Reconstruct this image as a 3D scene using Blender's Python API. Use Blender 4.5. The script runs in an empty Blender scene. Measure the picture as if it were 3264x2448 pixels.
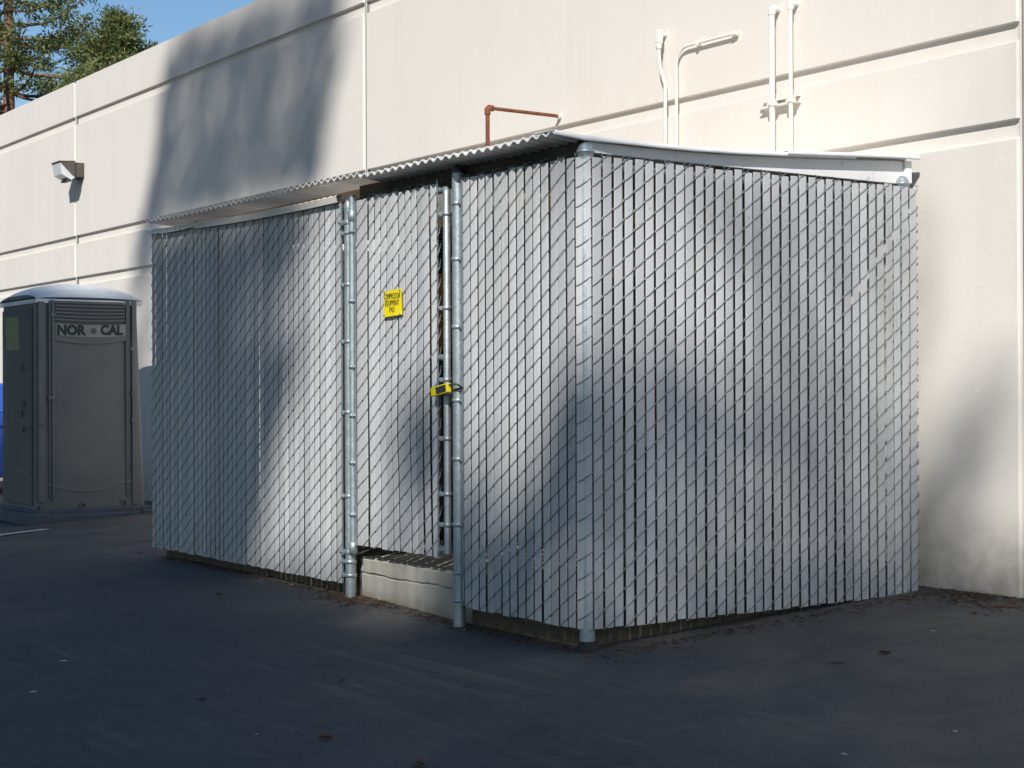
import bpy, bmesh, math, random
from mathutils import Vector, Matrix
R = math.radians
rnd = random.Random(7)
scene = bpy.context.scene

# ------------------------------------------------------------------ camera
F_PX, CX, CY = 5178.0, 1632.0, 1224.0
P0X, P0Z, CAMZ = 0.302, 7.34, 1.185
d1 = Vector((-3622, 36, F_PX)).normalized()            # world -X seen in the lens
d2 = Vector((7401, -9, F_PX)); d2 = (d2 - d1 * d2.dot(d1)).normalized()   # world +Y
d3 = -(d1.cross(d2)).normalized()                        # world +Z
c_right = Vector((-d1.x, d2.x, d3.x)); c_down = Vector((-d1.y, d2.y, d3.y)); c_fwd = Vector((-d1.z, d2.z, d3.z))
cam_loc = -(c_right * P0X + c_fwd * P0Z); cam_loc.z = CAMZ
cd = bpy.data.cameras.new('camera'); cam = bpy.data.objects.new('camera', cd); scene.collection.objects.link(cam)
cd.sensor_width = 36; cd.lens = F_PX / 3264 * 36; cd.clip_end = 1000; cd.clip_start = .05
m3 = Matrix((c_right, -c_down, -c_fwd)).transposed()
cam.matrix_world = Matrix.Translation(cam_loc) @ m3.to_4x4()
scene.camera = cam

# ------------------------------------------------------------------ light
LD = Vector((-.90, 1.0, -1.0)).normalized()             # direction the sunlight travels
w = bpy.data.worlds.new('World'); scene.world = w; w.use_nodes = True
nt = w.node_tree; bg = nt.nodes['Background']
sky = nt.nodes.new('ShaderNodeTexSky'); sky.sky_type = 'NISHITA'; sky.sun_disc = False
sun_dir = -LD
sky.sun_elevation = math.asin(sun_dir.z); sky.sun_rotation = math.atan2(sun_dir.x, sun_dir.y)
sky.altitude = 0; sky.air_density = 1.0; sky.dust_density = .2; sky.ozone_density = 1.6
hs = nt.nodes.new('ShaderNodeHueSaturation'); hs.inputs['Saturation'].default_value = 1.18
nt.links.new(sky.outputs[0], hs.inputs['Color']); nt.links.new(hs.outputs[0], bg.inputs[0]); bg.inputs[1].default_value = .104
sl = bpy.data.lights.new('sun', 'SUN'); sl.energy = 4.55; sl.angle = R(.53); sl.color = (1, .955, .89)
so = bpy.data.objects.new('sun', sl); scene.collection.objects.link(so)
so.rotation_euler = LD.to_track_quat('-Z', 'Y').to_euler(); so.location = (10, -20, 20)
vs = scene.view_settings; vs.view_transform = 'Standard'; vs.look = 'None'; vs.gamma = 1; vs.exposure = 0.1

# ------------------------------------------------------------------ picture measurements -> places in the world
def ray(px, py):
    return (c_right * ((px - CX) / F_PX) + c_down * ((py - CY) / F_PX) + c_fwd)
def onY(px, py, Y):      # source-photo pixel to the point it shows on a wall plane y = Y
    r = ray(px, py); t = (Y - cam_loc.y) / r.y; return cam_loc + r * t
def onX(px, py, X):
    r = ray(px, py); t = (X - cam_loc.x) / r.x; return cam_loc + r * t
def proj(p):
    q = Vector(p) - cam_loc; z = q.dot(c_fwd)
    if z < .1: return None
    return (CX + F_PX * q.dot(c_right) / z, CY + F_PX * q.dot(c_down) / z)
K = 1.4756
WALL_Y = 2.34

# ------------------------------------------------------------------ helpers
class MB:
    def __init__(s): s.v = []; s.f = []; s.tone = []; s.t = .5; s.mi = []; s.m = 0; s.smooth = []; s.sm = False
    def _add(s, vs, fs):
        b = len(s.v); s.v += [tuple(p) for p in vs]; s.tone += [s.t] * len(vs)
        for f in fs: s.f.append([i + b for i in f]); s.mi.append(s.m); s.smooth.append(s.sm)
        return s
    def box(s, x0, x1, y0, y1, z0, z1):
        v = [(x, y, z) for z in (z0, z1) for y in (y0, y1) for x in (x0, x1)]
        return s._add(v, [(0, 2, 3, 1), (4, 5, 7, 6), (0, 1, 5, 4), (2, 6, 7, 3), (0, 4, 6, 2), (1, 3, 7, 5)])
    def obox(s, c, ax, ay, az):      # oriented box: centre and three half-axis vectors
        c, ax, ay, az = map(Vector, (c, ax, ay, az))
        v = [c + ax * i + ay * j + az * k for k in (-1, 1) for j in (-1, 1) for i in (-1, 1)]
        return s._add(v, [(0, 2, 3, 1), (4, 5, 7, 6), (0, 1, 5, 4), (2, 6, 7, 3), (0, 4, 6, 2), (1, 3, 7, 5)])
    def quad(s, a, b, c, d): return s._add([a, b, c, d], [(0, 1, 2, 3)])
    def tube(s, pts, r, n=8, cap=True):
        pts = [Vector(p) for p in pts]; rs = r if isinstance(r, (list, tuple)) else [r] * len(pts)
        sm = s.sm; s.sm = True
        ring = []; prev = None
        for i, p in enumerate(pts):
            t = (pts[min(i + 1, len(pts) - 1)] - pts[max(i - 1, 0)]).normalized()
            if prev is None:
                up = Vector((0, 0, 1)) if abs(t.z) < .9 else Vector((1, 0, 0))
                a = t.cross(up).normalized()
            else: a = (prev - t * prev.dot(t)).normalized()
            prev = a; b = t.cross(a)
            ring.append([p + (a * math.cos(2 * math.pi * k / n) + b * math.sin(2 * math.pi * k / n)) * rs[i] for k in range(n)])
        v = [q for rg in ring for q in rg]; f = []
        for i in range(len(pts) - 1):
            for k in range(n):
                f.append((i * n + k, i * n + (k + 1) % n, (i + 1) * n + (k + 1) % n, (i + 1) * n + k))
        s._add(v, f)
        if cap:
            s.sm = False
            s._add(ring[0], [tuple(range(n))[::-1]]); s._add(ring[-1], [tuple(range(n))])
        s.sm = sm
        return s
    def lathe(s, c, prof, n=20):     # profile of (radius, z)
        sm = s.sm; s.sm = True
        v = []; f = []
        for (r, z) in prof: v += [(c[0] + r * math.cos(2 * math.pi * k / n), c[1] + r * math.sin(2 * math.pi * k / n), c[2] + z) for k in range(n)]
        for i in range(len(prof) - 1):
            for k in range(n): f.append((i * n + k, i * n + (k + 1) % n, (i + 1) * n + (k + 1) % n, (i + 1) * n + k))
        s._add(v, f); s.sm = sm
        return s
    def prism(s, poly, z0, z1):      # extruded polygon in xy
        n = len(poly); v = [(x, y, z0) for x, y in poly] + [(x, y, z1) for x, y in poly]
        return s._add(v, [tuple(range(n))[::-1], tuple(range(n, 2 * n))] + [(i, (i + 1) % n, n + (i + 1) % n, n + i) for i in range(n)])
    def build(s, name, mats, parent=None, bevel=0, label=None):
        me = bpy.data.meshes.new(name); me.from_pydata(s.v, [], s.f)
        mats = mats if isinstance(mats, (list, tuple)) else [mats]
        for m in mats: me.materials.append(m)
        me.polygons.foreach_set('material_index', s.mi); me.polygons.foreach_set('use_smooth', s.smooth)
        at = me.attributes.new('tone', 'FLOAT', 'POINT'); at.data.foreach_set('value', s.tone)
        me.update()
        o = bpy.data.objects.new(name, me); scene.collection.objects.link(o)
        if parent is not None:
            o.parent = parent; o.matrix_parent_inverse = Matrix.Translation(-parent.location)
        if bevel:
            md = o.modifiers.new('bevel', 'BEVEL'); md.width = bevel; md.segments = 2; md.limit_method = 'ANGLE'; md.angle_limit = R(40)
        if label: o['label'] = label
        return o
def tag(o, label, cat, group=None):
    o['label'] = label; o['category'] = cat
    if group: o['group'] = group
    return o
def thing(name, loc, label, cat, group=None):
    o = bpy.data.objects.new(name, None); scene.collection.objects.link(o); o.location = loc; o.empty_display_size = .1
    return tag(o, label, cat, group)
def struct(o, kind='structure'): o['kind'] = kind; return o

def text_mesh(body, size, xf, name, mat, parent, bold=0., xs=1., depth=.0006, label=None, align='CENTER'):
    cu = bpy.data.curves.new(name, 'FONT'); cu.body = body; cu.size = size; cu.align_x = align; cu.align_y = 'CENTER'
    cu.offset = bold; cu.extrude = depth; cu.resolution_u = 3
    to = bpy.data.objects.new('tmp', cu); scene.collection.objects.link(to)
    dg = bpy.context.evaluated_depsgraph_get(); dg.update()
    me = bpy.data.meshes.new_from_object(to.evaluated_get(dg))
    bpy.data.objects.remove(to)
    for v in me.vertices: v.co = xf @ Vector((v.co.x * xs, v.co.y, v.co.z))
    me.materials.clear(); me.materials.append(mat); me.name = name
    o = bpy.data.objects.new(name, me); scene.collection.objects.link(o)
    if parent is not None: o.parent = parent; o.matrix_parent_inverse = Matrix.Translation(-parent.location)
    if label: o['label'] = label
    return o

# ------------------------------------------------------------------ materials
class NT:
    def __init__(s, name):
        s.m = bpy.data.materials.new(name); s.m.use_nodes = True; s.t = s.m.node_tree; s.b = s.t.nodes['Principled BSDF']
        s.tc = s.t.nodes.new('ShaderNodeTexCoord')
    def n(s, typ, **k):
        nd = s.t.nodes.new('ShaderNode' + typ)
        for a, b in k.items(): setattr(nd, a, b)
        return nd
    def l(s, a, b): s.t.links.new(a, b)
    def noise(s, scale, detail=4, rough=.55, vec=None, sc=(1, 1, 1), dist=0, rot=(0, 0, 0)):
        mp = s.n('Mapping'); mp.inputs['Scale'].default_value = sc; mp.inputs['Rotation'].default_value = rot
        s.l(vec or s.tc.outputs['Object'], mp.inputs['Vector'])
        nz = s.n('TexNoise'); nz.inputs['Scale'].default_value = scale; nz.inputs['Detail'].default_value = detail
        nz.inputs['Roughness'].default_value = rough; nz.inputs['Distortion'].default_value = dist
        s.l(mp.outputs[0], nz.inputs['Vector']); return nz.outputs['Fac']
    def ramp(s, fac, stops):
        r = s.n('ValToRGB'); e = r.color_ramp.elements
        while len(e) < len(stops): e.new(.5)
        for el, (p, c) in zip(e, stops):
            el.position = p; el.color = (c, c, c, 1) if isinstance(c, (int, float)) else (*c, 1)
        s.l(fac, r.inputs[0]); return r.outputs['Color']
    def mix(s, fac, a, b, mode='MIX'):
        m = s.n('Mix', data_type='RGBA', blend_type=mode)
        for i, v in ((0, fac), (6, a), (7, b)):
            if isinstance(v, (int, float)): m.inputs[i].default_value = v if i == 0 else (v, v, v, 1)
            elif isinstance(v, tuple): m.inputs[i].default_value = (*v, 1)
            else: s.l(v, m.inputs[i])
        return m.outputs[2]
    def bump(s, h, strength=.3, dist=.01, prev=None):
        b = s.n('Bump'); b.inputs['Strength'].default_value = strength; b.inputs['Distance'].default_value = dist
        s.l(h, b.inputs['Height'])
        if prev: s.l(prev, b.inputs['Normal'])
        return b.outputs[0]
    def out(s, col, rough=.6, metal=0, normal=None, spec=.5):
        for k, v in (('Base Color', col), ('Roughness', rough), ('Metallic', metal), ('Specular IOR Level', spec)):
            if isinstance(v, tuple): s.b.inputs[k].default_value = (*v, 1)
            elif isinstance(v, (int, float)): s.b.inputs[k].default_value = v
            else: s.l(v, s.b.inputs[k])
        if normal: s.l(normal, s.b.inputs['Normal'])
        return s.m
def simple(name, col, rough=.6, metal=0, var=.12, scale=6, bump=0, bscale=60, spec=.5):
    t = NT(name); n = t.noise(scale, 5)
    f = t.ramp(n, [(.3, 1 - var), (.7, 1 + var)])
    c = t.mix(1.0, col, f, 'MULTIPLY')
    return t.out(c, rough, metal, t.bump(t.noise(bscale, 3), bump, .003) if bump else None, spec)

def mat_wall():
    t = NT('painted_stucco'); big = t.noise(.35, 4); streak = t.noise(1.2, 4, sc=(3, 3, .25)); fine = t.noise(90, 3)
    c = t.mix(t.ramp(big, [(.3, 0.), (.7, 1.)]), (.735, .695, .645), (.77, .732, .685))
    c = t.mix(t.ramp(streak, [(.5, 0.), (.8, .3)]), c, (.66, .62, .56))
    st2 = t.noise(7, 5, .6, sc=(1, 1, .06)); pm = t.ramp(t.noise(.8, 3), [(.45, 0.), (.7, .16)])
    m3 = t.n('Math', operation='MULTIPLY'); t.l(t.ramp(st2, [(.5, 0.), (.66, 1.)]), m3.inputs[0]); t.l(pm, m3.inputs[1]); c = t.mix(m3.outputs[0], c, (.58, .54, .47))
    # dirt splashed along the foot of the wall
    sep = t.n('SeparateXYZ'); t.l(t.tc.outputs['Object'], sep.inputs[0])
    gr = t.n('MapRange'); gr.inputs[1].default_value = .62; gr.inputs[2].default_value = .08; t.l(sep.outputs[2], gr.inputs[0])
    ds = t.ramp(t.noise(9, 7, .7), [(.38, 0.), (.66, .55)])
    mm = t.n('Math', operation='MULTIPLY'); t.l(gr.outputs[0], mm.inputs[0]); t.l(ds, mm.inputs[1])
    mp = t.n('Math', operation='MULTIPLY_ADD'); mp.inputs[1].default_value = .28; t.l(gr.outputs[0], mp.inputs[0]); t.l(mm.outputs[0], mp.inputs[2])
    c = t.mix(mp.outputs[0], c, (.34, .29, .21))
    sp = t.ramp(t.noise(60, 2), [(.72, 0.), (.78, .5)]); c = t.mix(sp, c, (.5, .45, .37))
    nb = t.bump(t.noise(120, 4, .65), .22, .004); nb = t.bump(t.ramp(t.noise(38, 3), [(.6, 0.), (.75, 1.)]), .35, .003, nb)
    return t.out(c, .92, 0, nb, .2)
def mat_slat():
    t = NT('slat_plastic'); at = t.n('Attribute', attribute_name='tone')
    c = t.mix(at.outputs['Fac'], (.45, .46, .475), (.62, .63, .64))
    n = t.noise(5, 5, sc=(1, 1, .12)); c = t.mix(t.ramp(n, [(.5, 0.), (.75, .22)]), c, (.50, .49, .47))
    n2 = t.noise(26, 5, .7, sc=(1, 1, .35)); c = t.mix(t.ramp(n2, [(.62, 0.), (.75, .28)]), c, (.42, .40, .365))
    sep = t.n('SeparateXYZ'); t.l(t.tc.outputs['Object'], sep.inputs[0])
    g = t.n('MapRange'); g.inputs[1].default_value = .55; g.inputs[2].default_value = .1; t.l(sep.outputs[2], g.inputs[0])
    mm = t.n('Math', operation='MULTIPLY'); t.l(g.outputs[0], mm.inputs[0]); t.l(t.ramp(t.noise(18, 6, .75, sc=(1, 1, .3)), [(.42, 0.), (.68, .6)]), mm.inputs[1])
    c = t.mix(mm.outputs[0], c, (.36, .34, .30))
    dr = t.noise(38, 4, .6, sc=(1, 1, .05)); bl = t.ramp(t.noise(1.1, 4, .6), [(.5, 0.), (.65, .45)])
    m2 = t.n('Math', operation='MULTIPLY'); t.l(t.ramp(dr, [(.5, 0.), (.64, 1.)]), m2.inputs[0]); t.l(bl, m2.inputs[1]); c = t.mix(m2.outputs[0], c, (.40, .375, .33))
    n3 = t.noise(130, 2, sc=(1, 1, .02))
    r = t.ramp(t.noise(9, 3), [(.3, .38), (.7, .55)])
    return t.out(c, r, 0, t.bump(n3, .25, .0015), .22)
def mat_galv(name='galvanised_steel', col=(.37, .43, .455), metal=.7):
    t = NT(name); v = t.n('TexVoronoi'); v.inputs['Scale'].default_value = 70; t.l(t.tc.outputs['Object'], v.inputs['Vector'])
    c = t.mix(t.ramp(v.outputs['Color'], [(.2, 0.), (.8, .5)]), col, tuple(min(1, x * 1.45) for x in col))
    c = t.mix(t.ramp(t.noise(8, 6), [(.5, 0.), (.8, .45)]), c, (.30, .31, .31))
    return t.out(c, t.ramp(t.noise(30, 3), [(.3, .38), (.7, .6)]), metal, t.bump(t.noise(60, 3), .12, .002))
def mat_asphalt():
    t = NT('asphalt'); o = t.tc.outputs['Object']
    fine = t.noise(110, 5, .75); mid = t.noise(7, 6, .65); big = t.noise(.55, 5, .6, dist=.6)
    c = t.mix(t.ramp(fine, [(.3, 0.), (.75, 1.)]), (.026, .031, .038), (.112, .120, .132))
    c = t.mix(t.ramp(big, [(.45, 0.), (.7, .55)]), c, (.105, .105, .10))
    c = t.mix(t.ramp(mid, [(.5, 0.), (.8, .4)]), c, (.13, .125, .112))
    # streaks of tree-dappled light put into the colour: long thin stretched noise
    sc = t.noise(2.2, 3, .5, sc=(.35, 5, 1), rot=(0, 0, R(28)), dist=.4)
    patch = t.ramp(t.noise(.45, 3, sc=(1, 1, 1)), [(.5, 0.), (.62, 1.)])
    sf = t.n('Math', operation='MULTIPLY'); t.l(t.ramp(sc, [(.54, 0.), (.68, .55)]), sf.inputs[0]); t.l(patch, sf.inputs[1])
    c = t.mix(sf.outputs[0], c, (.20, .185, .155))
    # dust drifted against the pad and the wall
    sep = t.n('SeparateXYZ'); t.l(o, sep.inputs[0])
    mr = t.n('MapRange'); mr.inputs[1].default_value = -1.2; mr.inputs[2].default_value = .1; t.l(sep.outputs[1], mr.inputs[0])
    ds = t.ramp(t.noise(1.6, 7, .68), [(.36, 0.), (.7, .8)])
    mm = t.n('Math', operation='MULTIPLY'); t.l(mr.outputs[0], mm.inputs[0]); t.l(ds, mm.inputs[1])
    c = t.mix(mm.outputs[0], c, (.175, .16, .135))
    vo = t.n('TexVoronoi'); vo.inputs['Scale'].default_value = 95; t.l(o, vo.inputs['Vector'])
    vs_ = t.ramp(vo.outputs['Color'], [(.78, 0.), (.95, .75)]); c = t.mix(vs_, c, (.155, .15, .14))
    pk = t.ramp(t.noise(3.2, 6, .7), [(.56, 0.), (.64, .35)]); c = t.mix(pk, c, (.03, .033, .04))
    sp = t.ramp(t.noise(60, 2, .5), [(.71, 0.), (.75, .8)]); c = t.mix(sp, c, (.19, .18, .16))
    cr = t.n('TexVoronoi', feature='DISTANCE_TO_EDGE'); cr.inputs['Scale'].default_value = .28
    wv = t.noise(3, 5); mpv = t.mix(.12, o, wv, 'ADD'); t.l(mpv, cr.inputs['Vector'])
    c = t.mix(t.ramp(cr.outputs['Distance'], [(0., .22), (.004, 0.)]), c, (.012, .012, .014))
    nb = t.bump(fine, .7, .004); nb = t.bump(mid, .35, .012, nb)
    return t.out(c, t.ramp(mid, [(.3, .66), (.7, .85)]), 0, nb, .35)
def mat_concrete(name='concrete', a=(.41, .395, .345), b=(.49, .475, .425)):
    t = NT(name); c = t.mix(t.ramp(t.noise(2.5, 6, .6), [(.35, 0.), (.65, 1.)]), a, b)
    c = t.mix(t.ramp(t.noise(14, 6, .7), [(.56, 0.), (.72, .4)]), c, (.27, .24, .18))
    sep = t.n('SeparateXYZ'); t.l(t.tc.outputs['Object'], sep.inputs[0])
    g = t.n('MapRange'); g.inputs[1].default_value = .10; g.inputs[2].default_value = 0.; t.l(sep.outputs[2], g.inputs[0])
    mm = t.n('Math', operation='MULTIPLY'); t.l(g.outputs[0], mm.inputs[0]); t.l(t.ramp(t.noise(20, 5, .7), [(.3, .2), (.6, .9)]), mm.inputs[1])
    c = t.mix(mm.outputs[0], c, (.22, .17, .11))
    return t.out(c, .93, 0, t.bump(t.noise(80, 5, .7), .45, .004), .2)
def mat_leafy(name, a, b, tr=.25):
    t = NT(name); at = t.n('Attribute', attribute_name='tone')
    c = t.mix(at.outputs['Fac'], a, b); t.out(c, .75, 0, None, .25)
    d = t.n('BsdfTranslucent'); t.l(c, d.inputs['Color'])
    ms = t.n('MixShader'); ms.inputs[0].default_value = tr
    t.l(t.b.outputs[0], ms.inputs[1]); t.l(d.outputs[0], ms.inputs[2]); t.l(ms.outputs[0], t.t.nodes['Material Output'].inputs['Surface'])
    return t.m
def mat_rust():
    t = NT('rusty_iron'); c = t.mix(t.ramp(t.noise(30, 6), [(.35, 0.), (.65, 1.)]), (.13, .035, .02), (.26, .09, .045))
    return t.out(c, .85, 0, t.bump(t.noise(90, 4), .4, .003))
def mat_wood():
    t = NT('weathered_wood'); n = t.noise(12, 5, sc=(.1, 1, 1)); c = t.mix(t.ramp(n, [(.35, 0.), (.7, 1.)]), (.40, .28, .18), (.60, .46, .32))
    return t.out(c, .85, 0, t.bump(n, .3, .004))
def mat_fascia():
    t = NT('weathered_white_paint'); c = t.mix(t.ramp(t.noise(3, 6), [(.4, 0.), (.7, 1.)]), (.78, .78, .79), (.86, .86, .87))
    st = t.ramp(t.noise(16, 6, .75), [(.6, 0.), (.7, .7)]); c = t.mix(st, c, (.30, .24, .19))
    return t.out(c, .7, 0, t.bump(t.noise(30, 4), .15, .003))
def mat_glassfibre():
    t = NT('weathered_glassfibre'); c = t.mix(t.ramp(t.noise(4, 5), [(.35, 0.), (.7, 1.)]), (.62, .52, .40), (.80, .73, .62)); t.out(c, .5, 0, None, .3)
    d = t.n('BsdfTranslucent'); t.l(c, d.inputs['Color']); ms = t.n('MixShader'); ms.inputs[0].default_value = .42
    t.l(t.b.outputs[0], ms.inputs[1]); t.l(d.outputs[0], ms.inputs[2]); t.l(ms.outputs[0], t.t.nodes['Material Output'].inputs['Surface']); return t.m
M = dict(glassfibre=mat_glassfibre(), wall=mat_wall(), slat=mat_slat(), galv=mat_galv(), wire=mat_galv('galvanised_wire', (.22, .265, .28), .7), asphalt=mat_asphalt(),
         conc=mat_concrete(), concd=mat_concrete('shade_dark_concrete', (.05, .048, .04), (.095, .09, .072)), rust=mat_rust(), wood=mat_wood(), fascia=mat_fascia(),  # concd: darker concrete copy with the shade under the panels in its colour
         cond=simple('painted_conduit', (.80, .77, .70), .6, 0, .06, 20, .1),
         roof=simple('white_sheet', (.84, .85, .86), .45, 0, .08, 5, .08, 40),
         roofcor=simple('weathered_corrugated_sheet', (.78, .74, .68), .6, 0, .18, 9, .12, 40),
         yellow=simple('yellow_plate', (.86, .70, .012), .45, 0, .05), black=simple('black_plastic', (.02, .02, .022), .5),
         ink=simple('dark_ink', (.07, .06, .02), .6), bronze=simple('bronze_paint', (.09, .075, .065), .5), seal=simple('joint_sealant', (.42, .38, .34), .8),
         lens=simple('prismatic_glass', (.62, .66, .70), .18, 0, .12, 60, .5, 45),
         potty=simple('grey_plastic', (.155, .168, .170), .5, 0, .08, 3, .06, 80), pottyside=simple('darker_grey_plastic', (.115, .125, .127), .5, 0, .08, 3),
         pottyroof=simple('white_translucent_plastic', (.78, .81, .84), .4, 0, .06), skid=simple('blue_grey_plastic', (.075, .095, .125), .6, 0, .15),
         green=simple('dark_green_lettering', (.003, .03, .022), .5), plate=simple('pale_plate', (.29, .30, .29), .5), olive=simple('faded_sticker', (.27, .28, .16), .6, 0, .3, 40),
         blue=simple('blue_plastic', (.02, .085, .42), .45, 0, .12), rubber=simple('rubber', (.02, .02, .02), .7),
         paintline=simple('white_line_paint', (.55, .55, .53), .8, 0, .25, 30), orange=simple('orange_paint', (.50, .19, .025), .5), tank=simple('dark_tank_paint', (.05, .055, .06), .4),
         red=simple('red_paint', (.35, .02, .02), .5), hose=simple('beige_pipe_paint', (.45, .42, .36), .6),
         barkc=simple('redwood_bark', (.20, .105, .07), .9, 0, .3, 12, .5, 25), leafc=mat_leafy('conifer_needles', (.05, .085, .035), (.33, .36, .13), .4),
         leafb=mat_leafy('dark_needles', (.03, .05, .02), (.06, .09, .03)), dleaf=simple('dry_leaf', (.17, .075, .035), .8, 0, .4, 30), peb=simple('pale_pebble', (.5, .48, .44), .8, 0, .2, 60),
         grit=mat_leafy('litter_needles', (.07, .035, .022), (.19, .12, .07), .1), lockdark=simple('lock_inset', (.03, .032, .035), .35))

# ------------------------------------------------------------------ ground
def gz(x, y):
    s = -x
    base = .055 * min(y, 2.6) if y > 0 else .012 * max(y, -14)
    if s < 1: f = 0
    elif s < 2.2: f = .035 * (s - 1) / 1.2
    elif s < 5: f = .035
    elif s < 10: f = .035 - .145 * (s - 5) / 5
    else: f = -.11
    return base + f
gb = MB()
def axis(segs):
    out = []
    for a, b, st in segs:
        n = max(1, round((b - a) / st)); out += [a + (b - a) * i / n for i in range(n)]
    return out + [segs[-1][1]]
gx = axis([(-300, -30, 30), (-30, -12, 3), (-12, 1, .5), (1, 12, 1.5), (12, 300, 36)]); gy = axis([(-300, -14, 30), (-14, -4, 1.5), (-4, 4, .25), (4, 20, 4), (20, 300, 40)])
gb.sm = True
gb._add([(x, y, gz(x, y)) for y in gy for x in gx], [(j * len(gx) + i, j * len(gx) + i + 1, (j + 1) * len(gx) + i + 1, (j + 1) * len(gx) + i) for j in range(len(gy) - 1) for i in range(len(gx) - 1)])
struct(gb.build('ground', M['asphalt']))

# ------------------------------------------------------------------ building wall
def build_wall():
    b = thing('building', (-8, WALL_Y + .1, 0), 'long cream stucco warehouse wall with horizontal grooves behind the slatted enclosure', 'building')
    top = onY(240, 260, WALL_Y).z
    gA, gB, gC = onY(240, 372, WALL_Y).z, onY(240, 748, WALL_Y).z, onY(240, 883, WALL_Y).z
    gB2, gC2 = onY(2600, 219, WALL_Y).z, onY(3238, 395, WALL_Y).z
    joints = [onY(240, 700, WALL_Y).x - 6.9, onY(240, 700, WALL_Y).x, onY(1163, 400, WALL_Y).x, onY(3259, 900, WALL_Y).x, onY(3250, 900, WALL_Y).x + 6.95]
    gB = (gB + gB2) / 2 if abs(gB - gB2) < .2 else gB
    h, d, ch = .105, .030, .013
    prof = [(0, -.4)]                               # (depth into wall, z)
    for g in (gC, gB, gA):
        prof += [(0, g - h), (d, g - h + ch * .7), (d, g - .004), (0, g)]
    prof += [(0, top)]
    x0, x1 = -25.0, 9.0
    jb = .021
    xs = [(x0, joints[0] - jb)] + [(joints[i] + jb, joints[i + 1] - jb) for i in range(len(joints) - 1)] + [(joints[-1] + jb, x1)]
    m = MB()
    for a, c in xs:
        e = .010
        for (da, za), (db, zb) in zip(prof[:-1], prof[1:]):
            m.quad((a + e, WALL_Y + da, za), (c - e, WALL_Y + da, za), (c - e, WALL_Y + db, zb), (a + e, WALL_Y + db, zb))
            for xa, xb in ((a, a + e), (c - e, c)):     # chamfered panel margins run down into the vertical joint
                ya = .014 if xa == a else 0; yb = .014 if xb == c else 0
                da2, db2 = min(da, .021), min(db, .021)
                m.quad((xa, WALL_Y + max(da2, ya), za), (xb, WALL_Y + max(da2, yb), za), (xb, WALL_Y + max(db2, yb), zb), (xa, WALL_Y + max(db2, ya), zb))
    for j in joints:
        m.quad((j - jb, WALL_Y + .0145, -.4), (j - .006, WALL_Y + .0145, -.4), (j - .006, WALL_Y + .0145, top), (j - jb, WALL_Y + .0145, top))
        m.quad((j + .006, WALL_Y + .0145, -.4), (j + jb, WALL_Y + .0145, -.4), (j + jb, WALL_Y + .0145, top), (j + .006, WALL_Y + .0145, top))
    # parapet top, returns and back of the building
    m.quad((x0, WALL_Y, top), (x1, WALL_Y, top), (x1, WALL_Y + .3, top), (x0, WALL_Y + .3, top))
    m.quad((x1, WALL_Y, -.4), (x1, WALL_Y + 3, -.4), (x1, WALL_Y + 3, top), (x1, WALL_Y, top))
    m.quad((x0, WALL_Y + 3, -.4), (x0, WALL_Y, -.4), (x0, WALL_Y, top), (x0, WALL_Y + 3, top))
    m.quad((x1, WALL_Y + 3, -.4), (x0, WALL_Y + 3, -.4), (x0, WALL_Y + 3, top), (x1, WALL_Y + 3, top))
    m.quad((x1, WALL_Y + .3, top), (x1, WALL_Y + .3, top - .5), (x0, WALL_Y + .3, top - .5), (x0, WALL_Y + .3, top))
    m.build('wall', M['wall'], b)
    rf = MB(); rf.quad((x0, WALL_Y + .3, top - .5), (x1, WALL_Y + .3, top - .5), (x1, WALL_Y + 3, top - .5), (x0, WALL_Y + 3, top - .5)); rf.build('flat_roof', M['conc'], b)
    for j in joints[1:4]: MB().box(j - .006, j + .006, WALL_Y + .019, WALL_Y + .03, -.4, top - .002).build('joint_sealant', M['seal'], b)
    return top
TOP = build_wall()

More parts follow.
